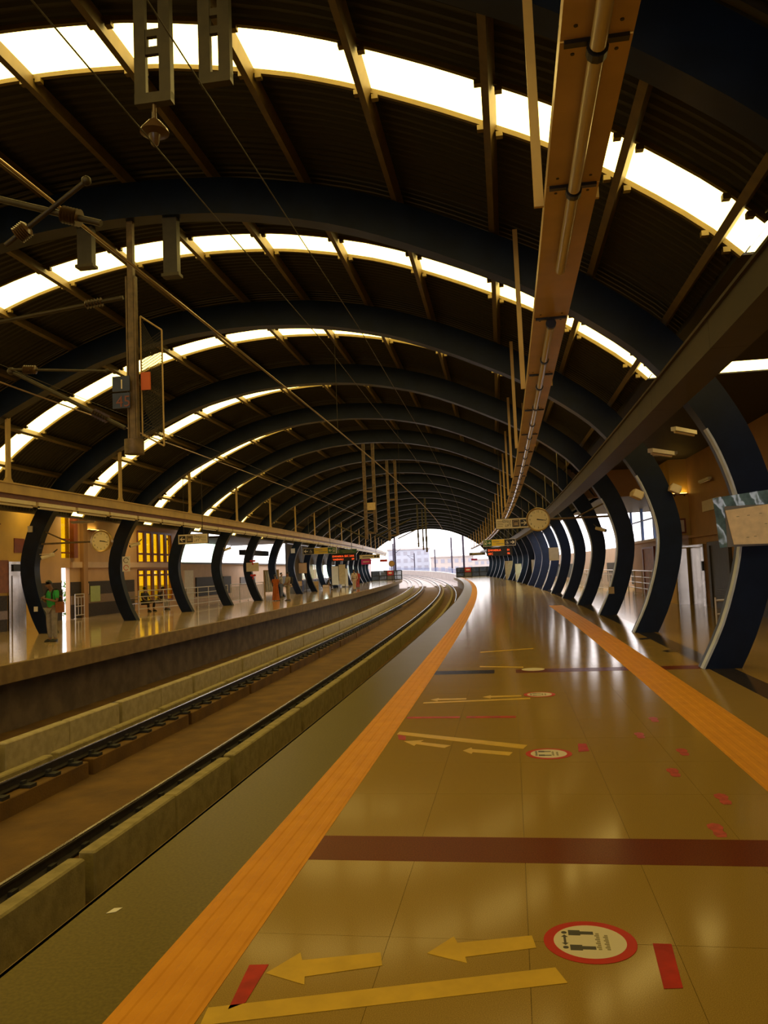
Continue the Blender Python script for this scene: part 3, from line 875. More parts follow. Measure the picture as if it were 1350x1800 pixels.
def text(body, size, m, parent, loc, rot=(PI/2,0,0), name='lettering', align='LEFT', ext=.002, font=None, sx=1.0):
    cu = bpy.data.curves.new('t', 'FONT'); cu.body = body; cu.size = size; cu.extrude = ext; cu.align_x = align; cu.resolution_u = 2
    t = bpy.data.objects.new('t', cu); COL.objects.link(t)
    dg = bpy.context.evaluated_depsgraph_get()
    me = bpy.data.meshes.new_from_object(t.evaluated_get(dg))
    bpy.data.objects.remove(t); bpy.data.curves.remove(cu)
    me.materials.clear(); me.materials.append(m)
    o = link(name, me, parent); o.location = loc; o.rotation_euler = rot; o.scale = (sx, 1, 1)
    return o
text('45', .26, G['dimred'], np2, (-.24, -.135, .69))
text('1', .22, G['signcream'], np_, (-.19, -.135, .99))
def arm(name, a, b, r, m, label):
    """cantilever tube from (s,u,z) to (s,u,z) with a ribbed insulator near its inner end"""
    A, B = P(*a), P(*b)
    root = tag(link(name, None), label, 'cantilever', 'overhead line cantilevers')
    root.location = A
    B = B - A; A = Vector((0,0,0))
    MB().cyl(A, B, r, 10).build('tube', m, root, True)
    ins = MB()
    for i in range(6):
        c = A.lerp(B, .16+.022*i); d = (B-A).normalized()
        ins.cyl(c-d*.006, c+d*.014, .075, 14, .045)
    ins.build('insulator', G['porcelain'], root, True)
    MB().ball(B, r*1.9, r*1.9, r*1.9).build('clamp', G['galv'], root, True)
    return root
arm('cantilever_arm', (SK(0),-3.95,6.30), (SK(0)-.05,-6.35,6.05), .035, G['galv'], 'grey cantilever tube reaching left from the top of the mesh mast')
arm('cantilever_arm', (SK(0),-3.95,4.10), (SK(0)-.05,-5.95,5.20), .035, G['galv'], 'slanting cantilever tube rising left from the foot of the mesh mast')
arm('cantilever_arm', (SK(-1)+.05,-1.1,4.62), (SK(-1),-2.35,5.03), .028, G['galv'], 'steady arm crossing the bright contact wire at upper left')
arm('cantilever_arm', (SK(0)-.1,-5.95,5.22), (SK(0)-.1,-4.2,5.05), .02, G['galv'], 'thin registration tube joining the left cantilever tubes')
arm('cantilever_arm', (SK(-1),-1.95,4.50), (SK(-1),-1.2,4.98), .022, G['galv'], 'short slanting registration arm at the contact wire, far left')
def far_drop(k, u, zb, label, plate=False):
    r = thing('drop_mast', SK(k), u, zb, label, 'mast', 'hanging line masts')
    h = 7.55-zb - (.0)
    for sx in (-.22, .22):
        MB().box(sx-.07, sx+.07, -.08, .08, .3 if sx > 0 else 0, h).build('channel_post', G['brownsteel'], r)
    for z in (.25, 1.2, 2.2): MB().box(-.22, .22, -.05, .05, z, z+.08).build('brace', G['brownsteel'], r)
    if plate: MB().box(-.12, .26, -.11, -.09, 1.35, 1.70).build('plate', G['tanpaper'], r)
    MB().cyl((-.22,0,.05),(-1.7,0,.75),.03,8).build('cantilever_tube', G['galv'], r, True)
    MB().cyl((.22,0,.1),(1.9,0,.85),.03,8).build('cantilever_tube', G['galv'], r, True)
    return r
far_drop(4, -3.72, 3.05, 'hanging brown double-post mast with a cream plate, mid station', True)
far_drop(5, -3.35, 3.15, 'hanging brown double-post mast just right of the one with the plate')
for (k, u, zb, lab) in ((10, -3.95, 3.55, 'dark hanging insulator drop against the bright opening, leftmost'), (11, -3.75, 3.40, 'dark hanging insulator drop against the bright opening, middle'), (9, -2.95, 2.95, 'longest dark hanging insulator drop against the bright opening')):
    r = thing('line_dropper', SK(k), u, zb, lab, 'insulator', 'hanging droppers at the far opening')
    MB().cyl((0,0,.1),(0,0,7.5-zb),.07,8).build('rod', G['darksteel'], r)
    MB().lathe([(.05,0),(.09,.05),(.06,.12),(.10,.18),(.06,.26),(.10,.32),(.05,.4)], n=12).build('shed', G['porcelain'], r, True)
    MB().box(-.09,.09,-.06,.06,.9,1.3).build('clamp_block', G['darksteel'], r)
    MB().cyl((0,0,.35),(-.28,0,.30),.03,6).build('side_arm', G['darksteel'], r)
# droppers between wires near
for i, (s, u) in enumerate(((18.6,-1.62),(30.9,-1.62))):
    c = P(s, u, 4.93)
    r = tag(MB().cyl(c, c+Vector((0,0,roofz(u-UC)-4.95)), .006, 6).build('dropper_wire', G['darksteel']), 'thin vertical dropper wire holding the near contact wire, %s from the viewer' % ORD[i], 'wire', 'overhead line wires')
# ------------------------------------------------------------------ signs and clocks
def poly(pts, m, parent, y0, y1, name):                       # (x,z) outline standing up, facing -y
    return MB().prism(pts, 'y', y0, y1).build(name, m, parent)
def arrow_pts(cx, cz, sz, d):
    p = [(-.48,0),(-.05,.40),(.10,.40),(-.20,.09),(.48,.09),(.48,-.09),(-.20,-.09),(.10,-.40),(-.05,-.40)]
    return [(cx + x*sz*(1 if d < 0 else -1), cz + z*sz) for x, z in p]
def panel(name, s, u, z, w, h, label, cat, face, frame, group=None, rods=None, d=.05):
    root = thing(name, s, u, z, label, cat, group)
    MB().box(-w/2, w/2, -d, d, 0, h).build('panel', face, root)
    t = .018
    MB().box(-w/2-t, w/2+t, -d-.006, d+.006, -t, 0).box(-w/2-t, w/2+t, -d-.006, d+.006, h, h+t).box(-w/2-t, -w/2, -d-.006, d+.006, 0, h).box(w/2, w/2+t, -d-.006, d+.006, 0, h).build('rim', frame, root)
    if rods:
        for x in (-w*.32, w*.32): MB().cyl((x,0,h),(x,0,roofz(u+x-UC)-z-.02),.012,6).build('hanger_rod', G['darksteel'], root)
    return root
def lift_sign(s, u, label, d, top):
    w, h = 1.22, .37
    r = panel('lift_sign', s, u, 2.975, w, h, label, 'sign', G['signcream'], G['galv'], 'lift signs', top)
    f = -.052
    sg = 1 if d > 0 else -1                                   # d>0: arrow at the right end
    sq = .27
    ax = sg*(w/2-.17); ix = sg*(w/2-.47)
    a = MB().box(ax-sq/2, ax+sq/2, f-.003, f, .05, .05+sq).build('arrow_square', G['signblack'], r)
    poly(arrow_pts(ax, .05+sq/2, sq*.82, -1 if d < 0 else 1), G['signcream'], a, f-.006, f-.002, 'arrow')
    b = MB().box(ix-sq/2, ix+sq/2, f-.003, f, .05, .05+sq).build('pictogram_square', G['redbrown'] if False else G['signblack'], r)
    ic = MB().box(ix-.10, ix-.085, f-.006, f-.002, .08, .29).box(ix+.085, ix+.10, f-.006, f-.002, .08, .29).box(ix-.10, ix+.10, f-.006, f-.002, .275, .29)
    for x in (-.045, .0, .045):
        ic.disc((ix+x, f-.004, .225), (0,1,0), .013, .004, 10); ic.box(ix+x-.015, ix+x+.015, f-.006, f-.002, .10, .205)
    ic.build('lift_pictogram', G['tanpaper'], b)
    tx = sg*(w/2-.64)
    al = 'RIGHT' if sg > 0 else 'LEFT'
    text('\u093f\u0932\u092b\u094d\u091f', .15, G['ink'], r, (tx, f, .205), align=al)
    text('LIFT', .135, G['ink'], r, (tx, f, .07), align=al)
    for i in range(4):
        x0 = -sg*(w/2-.05); x1 = x0 + sg*(.20 + .03*(i % 2))
        MB().box(min(x0,x1), max(x0,x1), f-.002, f, .075+i*.065, .095+i*.065).build('small_print_line', G['faintink'], r)
    return r
lift_sign(31.0, 2.60, 'cream lift sign with a right arrow beside the round clock on the right', 1, 4.21)
lift_sign(31.0, -10.07, 'cream lift sign with a left arrow hanging over the left platform', -1, 3.93)

def wheelchair(cx, cz, f, parent, m):
    b = MB().disc((cx-.02, f-.004, cz+.085), (0,1,0), .022, .004, 10)
    b.box(cx-.035, cx-.005, f-.006, f-.002, cz-.02, cz+.06).box(cx-.02, cx+.05, f-.006, f-.002, cz-.03, cz-.005).box(cx+.035, cx+.06, f-.006, f-.002, cz-.10, cz-.005)
    for i in range(14):
        a0, a1 = PI*.75+i*PI*1.3/14, PI*.75+(i+1)*PI*1.3/14
        b.cyl((cx-.02+.075*math.cos(a0), f-.004, cz-.045+.075*math.sin(a0)), (cx-.02+.075*math.cos(a1), f-.004, cz-.045+.075*math.sin(a1)), .008, 6)
    b.build('pictogram', m, parent)
def exit_sign(s, u, z, w, h, label, d, top):
    r = panel('direction_sign', s, u, z, w, h, label, 'sign', G['signblack'], G['signcream'], 'wayfinding signs', top)
    f = -.052
    sg = 1 if d > 0 else -1
    xs = sg*(w/2-.20)
    a = MB().box(xs-.18, xs+.18, f-.003, f, .03, h-.03).build('arrow_square', G['signblack'], r)
    poly(arrow_pts(xs, h/2, .30, -1 if d < 0 else 1), G['signcream'], a, f-.006, f-.002, 'arrow')
    xi = sg*(w/2-.58)
    b = MB().box(xi-.18, xi+.18, f-.003, f, .03, h-.03).build('pictogram_square', G['signblack'], r)
    wheelchair(xi, h/2, f, b, G['signcream'])
    x0, x1 = sorted((sg*(w/2-.80), -sg*(w/2-.62)))
    c = MB().box(x0, x1, f-.003, f, .0, h).build('yellow_field', G['signyellow'], r)
    for i, (a0, a1) in enumerate(((.1,.6),(.35,.95))):
        MB().box(x0+(x1-x0)*a0, x0+(x1-x0)*a1, f-.005, f-.002, h*.60-i*h*.34, h*.72-i*h*.34).build('print_line', G['faintink'], c)
    x2, x3 = sorted((-sg*(w/2-.62), -sg*w/2))
    e = MB().box(x2, x3, f-.003, f, .0, h).build('green_field', G['signgreen'], r)
    poly(arrow_pts((x2+x3)/2+sg*.13, h/2, .24, -1 if d < 0 else 1), G['signcream'], e, f-.006, f-.002, 'arrow')
    cx = (x2+x3)/2-sg*.15
    MB().box(cx-.09, cx-.065, f-.006, f-.002, .08, h-.08).box(cx+.065, cx+.09, f-.006, f-.002, .08, h-.08).box(cx-.09, cx+.09, f-.006, f-.002, h-.105, h-.08).box(cx-.02, cx+.02, f-.006, f-.002, .1, h-.2).build('door_pictogram', G['signcream'], e)
    return r
exit_sign(60.0, 2.80, 3.03, 2.35, .46, 'yellow, green and black exit sign with right arrow over the right platform', 1, 4.21)
exit_sign(58.0, -10.35, 2.98, 2.45, .42, 'yellow, green and black exit sign with left arrow over the left platform', -1, 3.7)
def led_board(s, u, z, w, h, label, lines, top):
    r = panel('led_board', s, u, z, w, h, label, 'display', G['signblack'], G['black'], 'train time displays', top, .09)
    f = -.092
    for (x, zz, sz, body) in lines:
        text(body, sz, G['led'], r, (x, f, zz), name='led_text', ext=.003)
    return r
led_board(66.0, 3.03, 2.38, 2.05, .66, 'black train display with orange letters on the right platform', [(-.93,.36,.24,'DWARKA'),(-.93,.08,.24,'SEC'),(.62,.36,.22,'01'),(.62,.08,.22,'06')], 4.21)
led_board(70.0, -10.40, 2.55, 2.2, .60, 'black train display with red letters on the left platform', [(-1.02,.33,.23,'DWARKA SEC 21'),(-.98,.06,.23,'VAISHALI'),(.70,.33,.22,'03'),(.70,.06,.22,'09')], 3.7)
gs = panel('direction_sign', 69.2, -10.25, 3.17, 2.2, .34, 'green exit sign with left arrow just above the left train display', 'sign', G['signgreen'], G['darksteel'], 'wayfinding signs', 3.7)
poly(arrow_pts(-.88, .17, .26, -1), G['signcream'], gs, -.056, -.05, 'arrow')
MB().box(-.62,-.60,-.056,-.05,.06,.28).box(-.48,-.46,-.056,-.05,.06,.28).box(-.62,-.46,-.056,-.05,.26,.28).build('door_pictogram', G['signcream'], gs)
for i, (a, b) in enumerate(((-.25,.75),(-.1,.9))): MB().box(a, b, -.054, -.05, .21-i*.12, .25-i*.12).build('print_line', G['faintink'], gs)
ws_ = panel('station_name_board', 82.4, -9.45, 2.83, 2.1, .40, 'pale grey name board hanging far down the left platform', 'sign', G['signcream'], G['darksteel'], None, 3.7)
MB().box(-.75,.35,-.054,-.05,.15,.25).build('print_line', G['grey'], ws_)
for x in (.58, .86): MB().box(x-.11,x+.11,-.056,-.05,.09,.31).build('pictogram_square', G['signblack'], ws_)
pk = panel('hanging_sign', 100.0, -11.55, 2.40, 1.2, .62, 'bright magenta sign at the far end of the left platform', 'sign', G['signpink'], G['signpink'], None, 3.7)
MB().box(-.4,.4,-.054,-.05,.26,.36).build('print_line', G['signcream'], pk)
pk2 = panel('hanging_sign', 112.0, -10.1, 2.75, 1.0, .30, 'small red sign beside the round mirror at the far left end', 'sign', G['signred'], G['signred'], None, 3.7)
pk3 = panel('hanging_sign', 112.0, 3.0, 3.10, 2.2, .36, 'long grey sign under the lamps at the far right end', 'sign', G['grey'], G['darksteel'], None, 4.21)
MB().box(-.7,.7,-.054,-.05,.16,.26).build('print_line', G['signcream'], pk3)
pk4 = panel('hanging_sign', 118.0, 2.9, 2.45, .85, .24, 'small pink sign under the long grey one at the far right', 'sign', G['signpink'], G['signpink'], None, 3.9)

def clock(u, label, hm, col_u, side):
    r = thing('clock', SK(2), u, 2.92, label, 'clock', 'platform clocks')
    R_ = .345
    rim = []
    MB().cyl((0,-.09,0),(0,.09,0),R_-.01,40).build('case', G['brass'], r, True)
    rg = MB(); n = 40; prof = [(R_-.035,-.085),(R_-.035,-.115),(R_,-.125),(R_+.012,-.10),(R_+.012,-.06),(R_,-.06)]
    v = []; f = []
    for i in range(n):
        a = 2*PI*i/n
        for q, y in prof: v.append((q*math.cos(a), y, q*math.sin(a)))
    k = len(prof)
    for i in range(n):
        for j in range(k): f.append((i*k+j, i*k+(j+1) % k, ((i+1) % n)*k+(j+1) % k, ((i+1) % n)*k+j))
    rg.add(v, f).build('rim', G['brass'], r, True)
    dial = MB().cyl((0,-.092,0),(0,-.098,0),R_-.03,40).build('dial', G['clockface'], r)
    for i in range(1, 13):
        a = PI/2 - i*PI/6
        text(str(i), .078, G['ink'], dial, (.245*math.cos(a), -.099, .245*math.sin(a)-.028), name='numeral', align='CENTER')
    for nm, L, w, ang in (('hour_hand', .15, .018, hm[0]), ('minute_hand', .235, .013, hm[1])):
        m = MB(); m.m = Matrix.Rotation(ang, 4, 'Y')
        m.prism([(-w,-.04),(w,-.04),(w*.6,L),(-w*.6,L)], 'y', -.106, -.102).build(nm, G['ink'], r)
    MB().disc((0,-.106,0),(0,1,0),.018,.008,12).build('hub', G['ink'], r)
    dx = col_u - u
    MB().cyl((side*R_,0,0),(dx,0,0),.032,10).build('arm', G['brownsteel'], r, True)
    MB().cyl((dx*.52,0,.01),(dx*.93,0,.42),.024,8).build('brace', G['brownsteel'], r, True)
    MB().box(dx-.03,dx+.03,-.1,.1,-.15,.5).build('bracket_plate', G['navy'], r)
clock(3.22, 'round brass rimmed clock on an arm beside the right lift sign', (math.radians(100), math.radians(98)), 5.38, 1)
clock(-10.78, 'round clock on an arm in front of the ochre wall on the left', (math.radians(98), math.radians(102)), -12.98, -1)

# ------------------------------------------------------------------ things on columns
def on_plate(name, s, u, z, w, h, label, cat, face, rz=0.0, group=None, d=.02):
    r = thing(name, s, u, z, label, cat, group, rz)
    MB().box(-w/2, w/2, -d, 0, 0, h).build('sheet', face, r)
    return r
# plastic covered notice wrapped on the first right column
nt_ = thing('wrapped_notice', SK(0)-.2, 5.55, 1.72, 'tan notice board under crinkled blue plastic on the first right column', 'notice', None, math.radians(-6))
me = MB(); v = []; f = []
nx, nz = 14, 10
for j in range(nz+1):
    for i in range(nx+1):
        x = -.40 + .90*i/nx; z = -.01 + .72*j/nz + (x+.4)*.10
        v.append((x - .05*(j/nz), -.06 + .018*math.sin(i*1.7+j*.8) + .012*math.sin(i*3.1-j*2.3), z))
for j in range(nz):
    for i in range(nx): f.append((j*(nx+1)+i, j*(nx+1)+i+1, (j+1)*(nx+1)+i+1, (j+1)*(nx+1)+i))
me.add(v, f).build('plastic_cover', G['plastic'], nt_, True)
MB().prism([(-.22,.03),(.50,.02),(.50,.60),(-.30,.52)], 'y', -.115, -.095).build('board', G['boardtan'], nt_)
for i, (x, z) in enumerate(((-.16,.42),(-.02,.43),(.14,.45),(-.05,.12),(.05,.13),(.2,.3))):
    MB().box(x, x+.035, -.118, -.114, z, z+.008).build('scribble', G['faintink'], nt_)
MB().box(-.30,.5,-.09,.02,.0,.58).build('backing', G['grey'], nt_)
on_plate('notice_sheet', SK(6)-.22, -12.95, 1.85, .80, .55, 'cream notice tied round the fifth left column', 'notice', G['paper'])
for z, lab in ((1.52, 'red ribbon bow below the cream notice on the fifth left column'), (2.42, 'red ribbon bow above the cream notice on the fifth left column')):
    r = thing('ribbon_bow', SK(6)-.24, -12.92, z, lab, 'ribbon', 'red ribbon bows')
    MB().ball((-.09,-.03,.08),.10,.04,.07).ball((.09,-.03,.08),.10,.04,.07).build('loops', G['signred'], r, True)
    MB().ball((0,-.05,.08),.035,.035,.035).prism([(-.05,-.15),(.05,-.15),(.02,.06),(-.02,.06)],'y',-.05,-.03).build('knot', G['signred'], r)
on_plate('notice_sheet', SK(5)-.22, 5.08, 1.72, .50, .68, 'white and tan notice on a mid right column', 'notice', G['paper'])
on_plate('round_arrow_sign', SK(3)-.22, -12.78, 1.97, .32, .60, 'white strip sign with two circled arrows on the second left column', 'sign', G['white'])
r = bpy.data.objects['round_arrow_sign']
for z in (.15, .45):
    c = MB()
    for i in range(16):
        a0, a1 = 2*PI*i/18, 2*PI*(i+1)/18
        c.cyl((.10*math.cos(a0), -.024, z+.10*math.sin(a0)), (.10*math.cos(a1), -.024, z+.10*math.sin(a1)), .012, 6)
    c.build('circle_arrow', G['darksteel'] if z > .3 else G['signred'], r)
on_plate('small_sticker', SK(2)-.18, -13.18, 3.32, .16, .20, 'small cream box on the upper first left column', 'sticker', G['paper'], d=.05)
on_plate('small_sticker', SK(2)-.18, -13.02, .72, .13, .16, 'small white sticker low on the first left column', 'sticker', G['white'])
on_plate('small_sticker', SK(2)-.18, 5.22, .62, .16, .20, 'small red and cream sticker low on the third right column', 'sticker', G['tanpaper'])
on_plate('small_sticker', SK(8)-.18, -13.1, 3.2, .32, .36, 'white square emblem sticker on the dark column past the sari woman', 'sticker', G['white'])
def floodlight(s, u, z, rz, label):
    r = thing('floodlight', s, u, z, label, 'lamp', 'lamps fixed to columns', rz)
    m = MB(); m.m = Matrix.Rotation(math.radians(25), 4, 'Y')
    m.prism([(-.11,-.09),(.11,-.09),(.13,.0),(.09,.09),(-.09,.09),(-.13,.0)], 'y', -.10, .08).build('housing', G['tanpaper'], r)
    m = MB(); m.m = Matrix.Rotation(math.radians(25), 4, 'Y')
    m.box(-.10,.10,-.115,-.10,-.08,.08).build('lens', G['signcream'], r)
    MB().cyl((0,.0,0),(.0,.22,.05),.018,8).build('bracket', G['darksteel'], r)
floodlight(SK(1)-.30, 5.05, 3.02, 0.2, 'boxy cream floodlight on the left face of the second right column')
floodlight(SK(1)-.30, 5.86, 3.10, 0.0, 'boxy floodlight on the outer face of the second right column')
def cctv(s, u, z, rz, label):
    r = thing('cctv_camera', s, u, z, label, 'camera', 'platform cameras', rz)
    MB().cyl((0,-.22,-.06),(0,.18,.06),.065,12).build('body', G['signcream'], r, True)
    MB().cyl((0,-.225,-.062),(0,-.235,-.065),.05,12).build('lens', G['black'], r)
    MB().box(-.075,.075,-.26,.16,.06,.075).build('hood', G['signcream'], r)
    MB().cyl((0,.08,.05),(.0,.28,.22),.02,8).build('bracket', G['galv'], r)
cctv(SK(3)-.35, 5.80, 2.76, 0.9, 'cream camera on a bracket at the fourth right column')
cctv(SK(2)-.30, -12.50, 2.50, -.9, 'cream camera behind the green shirted man on the first left column')
cctv(SK(3)-.30, -12.35, 3.02, -.7, 'cream camera on the inner face of the second left column')
cctv(SK(5)-.30, -12.55, 3.10, -.7, 'dark camera bracket on the fourth left column')
def tube_fitting(s, u, z, L, label, rz=0):
    r = thing('tube_fitting', s, u, z, label, 'lamp', 'wall and soffit tube lamps', rz)
    MB().box(-L/2, L/2, -.05, .05, .02, .09).build('batten', G['white'], r)
    MB().cyl((-L/2+.04,0,0),(L/2-.04,0,0),.022,10).build('tube', G['tubew'], r, True)
def uplight(s, u, z, L, label, rz):
    r = thing('uplight', s, u, z, label, 'lamp', 'wall uplights', rz)
    MB().box(-L/2, L/2, -.14, -.02, 0, .05).build('trough', G['redbrown'], r)
    for x in (-L/3, L/3): MB().box(x-.02, x+.02, -.03, .02, -.04, .03).build('bracket', G['darksteel'], r)
    MB().box(-L/2+.03, L/2-.03, -.12, -.04, .05, .06).build('lamp_strip', G['uplamp'], r)
uplight(36.0, -16.82, 4.02, 1.0, 'wall uplight above the clock on the left', -PI/2)
uplight(25.6, -15.28, 3.75, 1.2, 'wall uplight at the top of the ochre wall, far left', -PI/2)
uplight(22.0, -15.28, 3.75, 1.2, 'wall uplight on the ochre wall beyond the left edge', -PI/2)
uplight(28.88, 8.3, 3.75, .5, 'wall uplight on the ochre block at right', 0.0)
tube_fitting(26.2, 8.48, 3.93, 1.2, 'tube lamp high on the peach wall at right', PI/2)
tube_fitting(15.2, 5.00, 3.46, .8, 'tube fitting hanging under the right cable tray near the first column', .9)
tube_fitting(15.2, 5.42, 3.82, .8, 'tube fitting higher beside the first right column', .9)
tube_fitting(21.5, 6.2, 4.25, 1.0, 'tube fitting under the right lobby soffit, second column', .3)
tube_fitting(31.8, -15.2, 4.1, 1.0, 'tube fitting beside the window slit on the left', .2)
on_plate('wall_sign', 26.0, 8.53, 3.02, 1.9, .34, 'striped cream slatted sign box on the peach wall at right', 'sign', G['signcream'], PI/2, d=.12)
r = bpy.data.objects['wall_sign']
for i in range(4): MB().box(-.93,.93,-.135,-.12,.05+i*.075,.075+i*.075).build('slat', G['grey'], r)
fr = thing('framed_notice', 28.86, 8.22, 2.42, 'dark framed notice on the ochre block at right', 'notice', 'framed wall notices')
MB().box(-.22,.22,-.04,0,0,.52).build('frame', G['redbrown'], fr); MB().box(-.16,.16,-.05,-.04,.06,.46).build('sheet', G['paper'], fr)
on_plate('wall_panel', 28.86, 8.28, 1.94, .42, .42, 'pale metal panel below the framed notice at right', 'panel', G['steeldoor'])
on_plate('steel_cabinet', 28.84, 8.2, 0.0, .34, 1.9, 'tall steel panel on the ochre block at right', 'cabinet', G['steeldoor'], d=.12)
fr = thing('framed_notice', 27.3, -15.28, 2.78, 'dark framed notice high on the ochre wall at left', 'notice', 'framed wall notices', -PI/2)
MB().box(-.32,.32,-.05,0,0,.52).build('frame', G['redbrown'], fr); MB().box(-.24,.24,-.06,-.05,.09,.43).build('sheet', G['signcream'], fr)
nb_ = thing('notice_board', 26.0, -15.25, 1.35, 'red brown notice board with a pale sheet at the far left edge', 'notice', None, -PI/2)
MB().box(-.55,.35,-.05,0,0,1.15).build('board', G['wood'], nb_); MB().box(-.35,.05,-.06,-.05,.15,.75).build('sheet', G['paper'], nb_)
gp = on_plate('green_notice', 36.2, -16.93, .68, .95, .74, 'pale green notice on the dark dado under the clock', 'notice', G['greenpaper'], -PI/2)
MB().box(-.25,.10,-.024,-.02,.22,.30).build('print_line', G['white'], gp)
on_plate('small_notice', 35.4, -16.93, 1.05, .34, .5, 'small pink notice beside the pale green one', 'notice', G['peachlight'], -PI/2)
on_plate('wall_plate', 30.2, -16.95, 1.95, .18, .3, 'small brown plate on the wall behind the green shirted man', 'panel', G['redbrown'], -PI/2)
# crossbeam between columns
cb = tag(MB().srect(-13.9, -13.5, 2.92, 3.25, SK(6)+.1, SK(7)-.1).build('crossbeam', G['navy']), 'navy cross beam joining the fifth and sixth left columns', 'beam')

# ------------------------------------------------------------------ furniture on the platforms
def standing_board(s, u, w, h, z0, label, face, rz=0.0, frame=None):
    r = thing('standing_board', s, u, 0, label, 'board', 'free standing boards', rz)
    MB().box(-w/2, w/2, -.04, .04, z0, z0+h).build('panel', face, r)
    for x in (-w/2+.06, w/2-.06):
        MB().box(x-.03, x+.03, -.03, .03, 0, z0).build('leg', G['darksteel'], r)
        MB().box(x-.03, x+.03, -.22, .22, 0, .03).build('foot', G['darksteel'], r)
    MB().box(-w/2-.02, w/2+.02, -.05, .05, z0+h, z0+h+.03).build('top_rail', frame or G['galv'], r)
standing_board(75.0, -12.02, .62, 1.75, .38, 'white standing board, left one of the pair behind the seated man', G['white'])
standing_board(75.3, -11.38, .62, 1.85, .42, 'cream standing board, right one of the pair behind the seated man', G['curtain'])
standing_board(82.0, -12.1, .7, 1.8, .1, 'white standing board behind the two far walkers', G['white'])
standing_board(62.5, 5.55, .55, 1.85, .05, 'white tall box board beside the far right columns', G['white'], .25)
standing_board(88.0, 5.3, 1.1, 1.95, .05, 'tan standing board at the far end of the right platform', G['tanpaper'], .2)
standing_board(78.0, 5.35, .6, 1.6, .05, 'pale yellow standing board far down the right platform', G['signcream'], .2)
standing_board(66.2, -13.5, .95, .86, 1.60, 'pale pink poster board on the dark panel past the exit sign', G['peachlight'])
def box_thing(name, s, u, w, d, h, label, cat, m, rz=0.0):
    r = thing(name, s, u, 0, label, cat, None, rz)
    MB().bbox(-w/2, w/2, -d/2, d/2, 0, h, .015).build('body', m, r)
    MB().box(-w/2+.02, w/2-.02, -d/2-.004, -d/2, h*.46, h*.52).build('seam', G['faintink'], r)
    return r
box_thing('cardboard_box', 69.5, -12.95, .5, .4, .85, 'tall cardboard box beside the far left columns', 'box', G['cardboard'])
# folded cloth screen
sc_ = thing('cloth_screen', 57.0, -13.8, 0, 'cream cloth screen in a wooden frame behind the sari woman', 'screen')
for x in (-.52, .52): MB().box(x-.05, x+.05, -.05, .05, 0, 1.95).build('post', G['cardboard'], sc_)
MB().box(-.52,.52,-.04,.04,1.87,1.95).build('top_bar', G['cardboard'], sc_)
v = []; f = []; nx, nz = 24, 8
for j in range(nz+1):
    for i in range(nx+1):
        x = -.47+.94*i/nx; z = .35+1.52*j/nz
        v.append((x, .05*math.sin(i*1.3+j*.35), z))
for j in range(nz):
    for i in range(nx): f.append((j*(nx+1)+i, j*(nx+1)+i+1, (j+1)*(nx+1)+i+1, (j+1)*(nx+1)+i))
MB().add(v, f).build('cloth', G['curtain'], sc_, True)
def bench(s, u, L, label, rz):
    r = thing('bench', s, u, 0, label, 'bench', 'platform benches', rz)
    MB().bbox(-L/2, L/2, -.20, .22, .42, .46, .01).build('seat', G['steel'], r)
    for x in (-L/2+.15, L/2-.15):
        for y in (-.16, .18): MB().cyl((x,y,0),(x,y,.42),.02,8).build('leg', G['steel'], r)
    for z in (.62, .78): MB().cyl((-L/2, -.24, z), (L/2, -.24, z), .02, 8).build('back_bar', G['steel'], r)
bench(39.6, -15.75, 3.2, 'steel bench under the yellow windows on the left', -PI/2-.25)
st = box_thing('concrete_stool', 72.0, -12.42, .55, .5, .46, 'low tan block the seated man in dark clothes sits on', 'stool', G['peachlight'])

#@@PEOPLE
# ------------------------------------------------------------------ people
S_SKIN = mat('brown_skin', (0.20, 0.095, 0.05), 0.55)
HAIRM = mat('black_hair', (0.008, 0.006, 0.005), 0.45)
def cloth(n, c): return mat(n, c, 0.8, var=0.12, vscale=12, bump=.2, bscale=30)
def skin_mesh(name, verts, edges_, mt, parent, root=0, sub=2):
    me = bpy.data.meshes.new(name)
    me.from_pydata([v[:3] for v in verts], edges_, [])
    me.materials.append(mt)
    o = link(name, me, parent)
    md = o.modifiers.new('Skin', 'SKIN'); md.use_smooth_shade = True
    if not me.skin_vertices: return o
    sv = me.skin_vertices[0].data
    for i, v in enumerate(verts):
        r = v[3]
        sv[i].radius = (r, r) if not isinstance(r, tuple) else r
        sv[i].use_root = (i == root)
    sb = o.modifiers.new('Subdivision', 'SUBSURF'); sb.levels = sub; sb.render_levels = sub
    return o
ARMS = {   # elbow, wrist for the +x side (mirrored for the other)
 'down': ((.235,-.02,1.13),(.245,.05,.90)), 'phone': ((.22,.02,1.12),(.07,.24,1.20)), 'hips': ((.34,-.06,1.17),(.19,.02,1.02)),
 'clasp': ((.23,.03,1.13),(.06,.20,1.02)), 'lap': ((.24,.06,1.14),(.12,.30,1.0)), 'knee': ((.24,.14,1.12),(.16,.36,.98)), 'swing': ((.23,-.08,1.14),(.25,-.06,.90))}
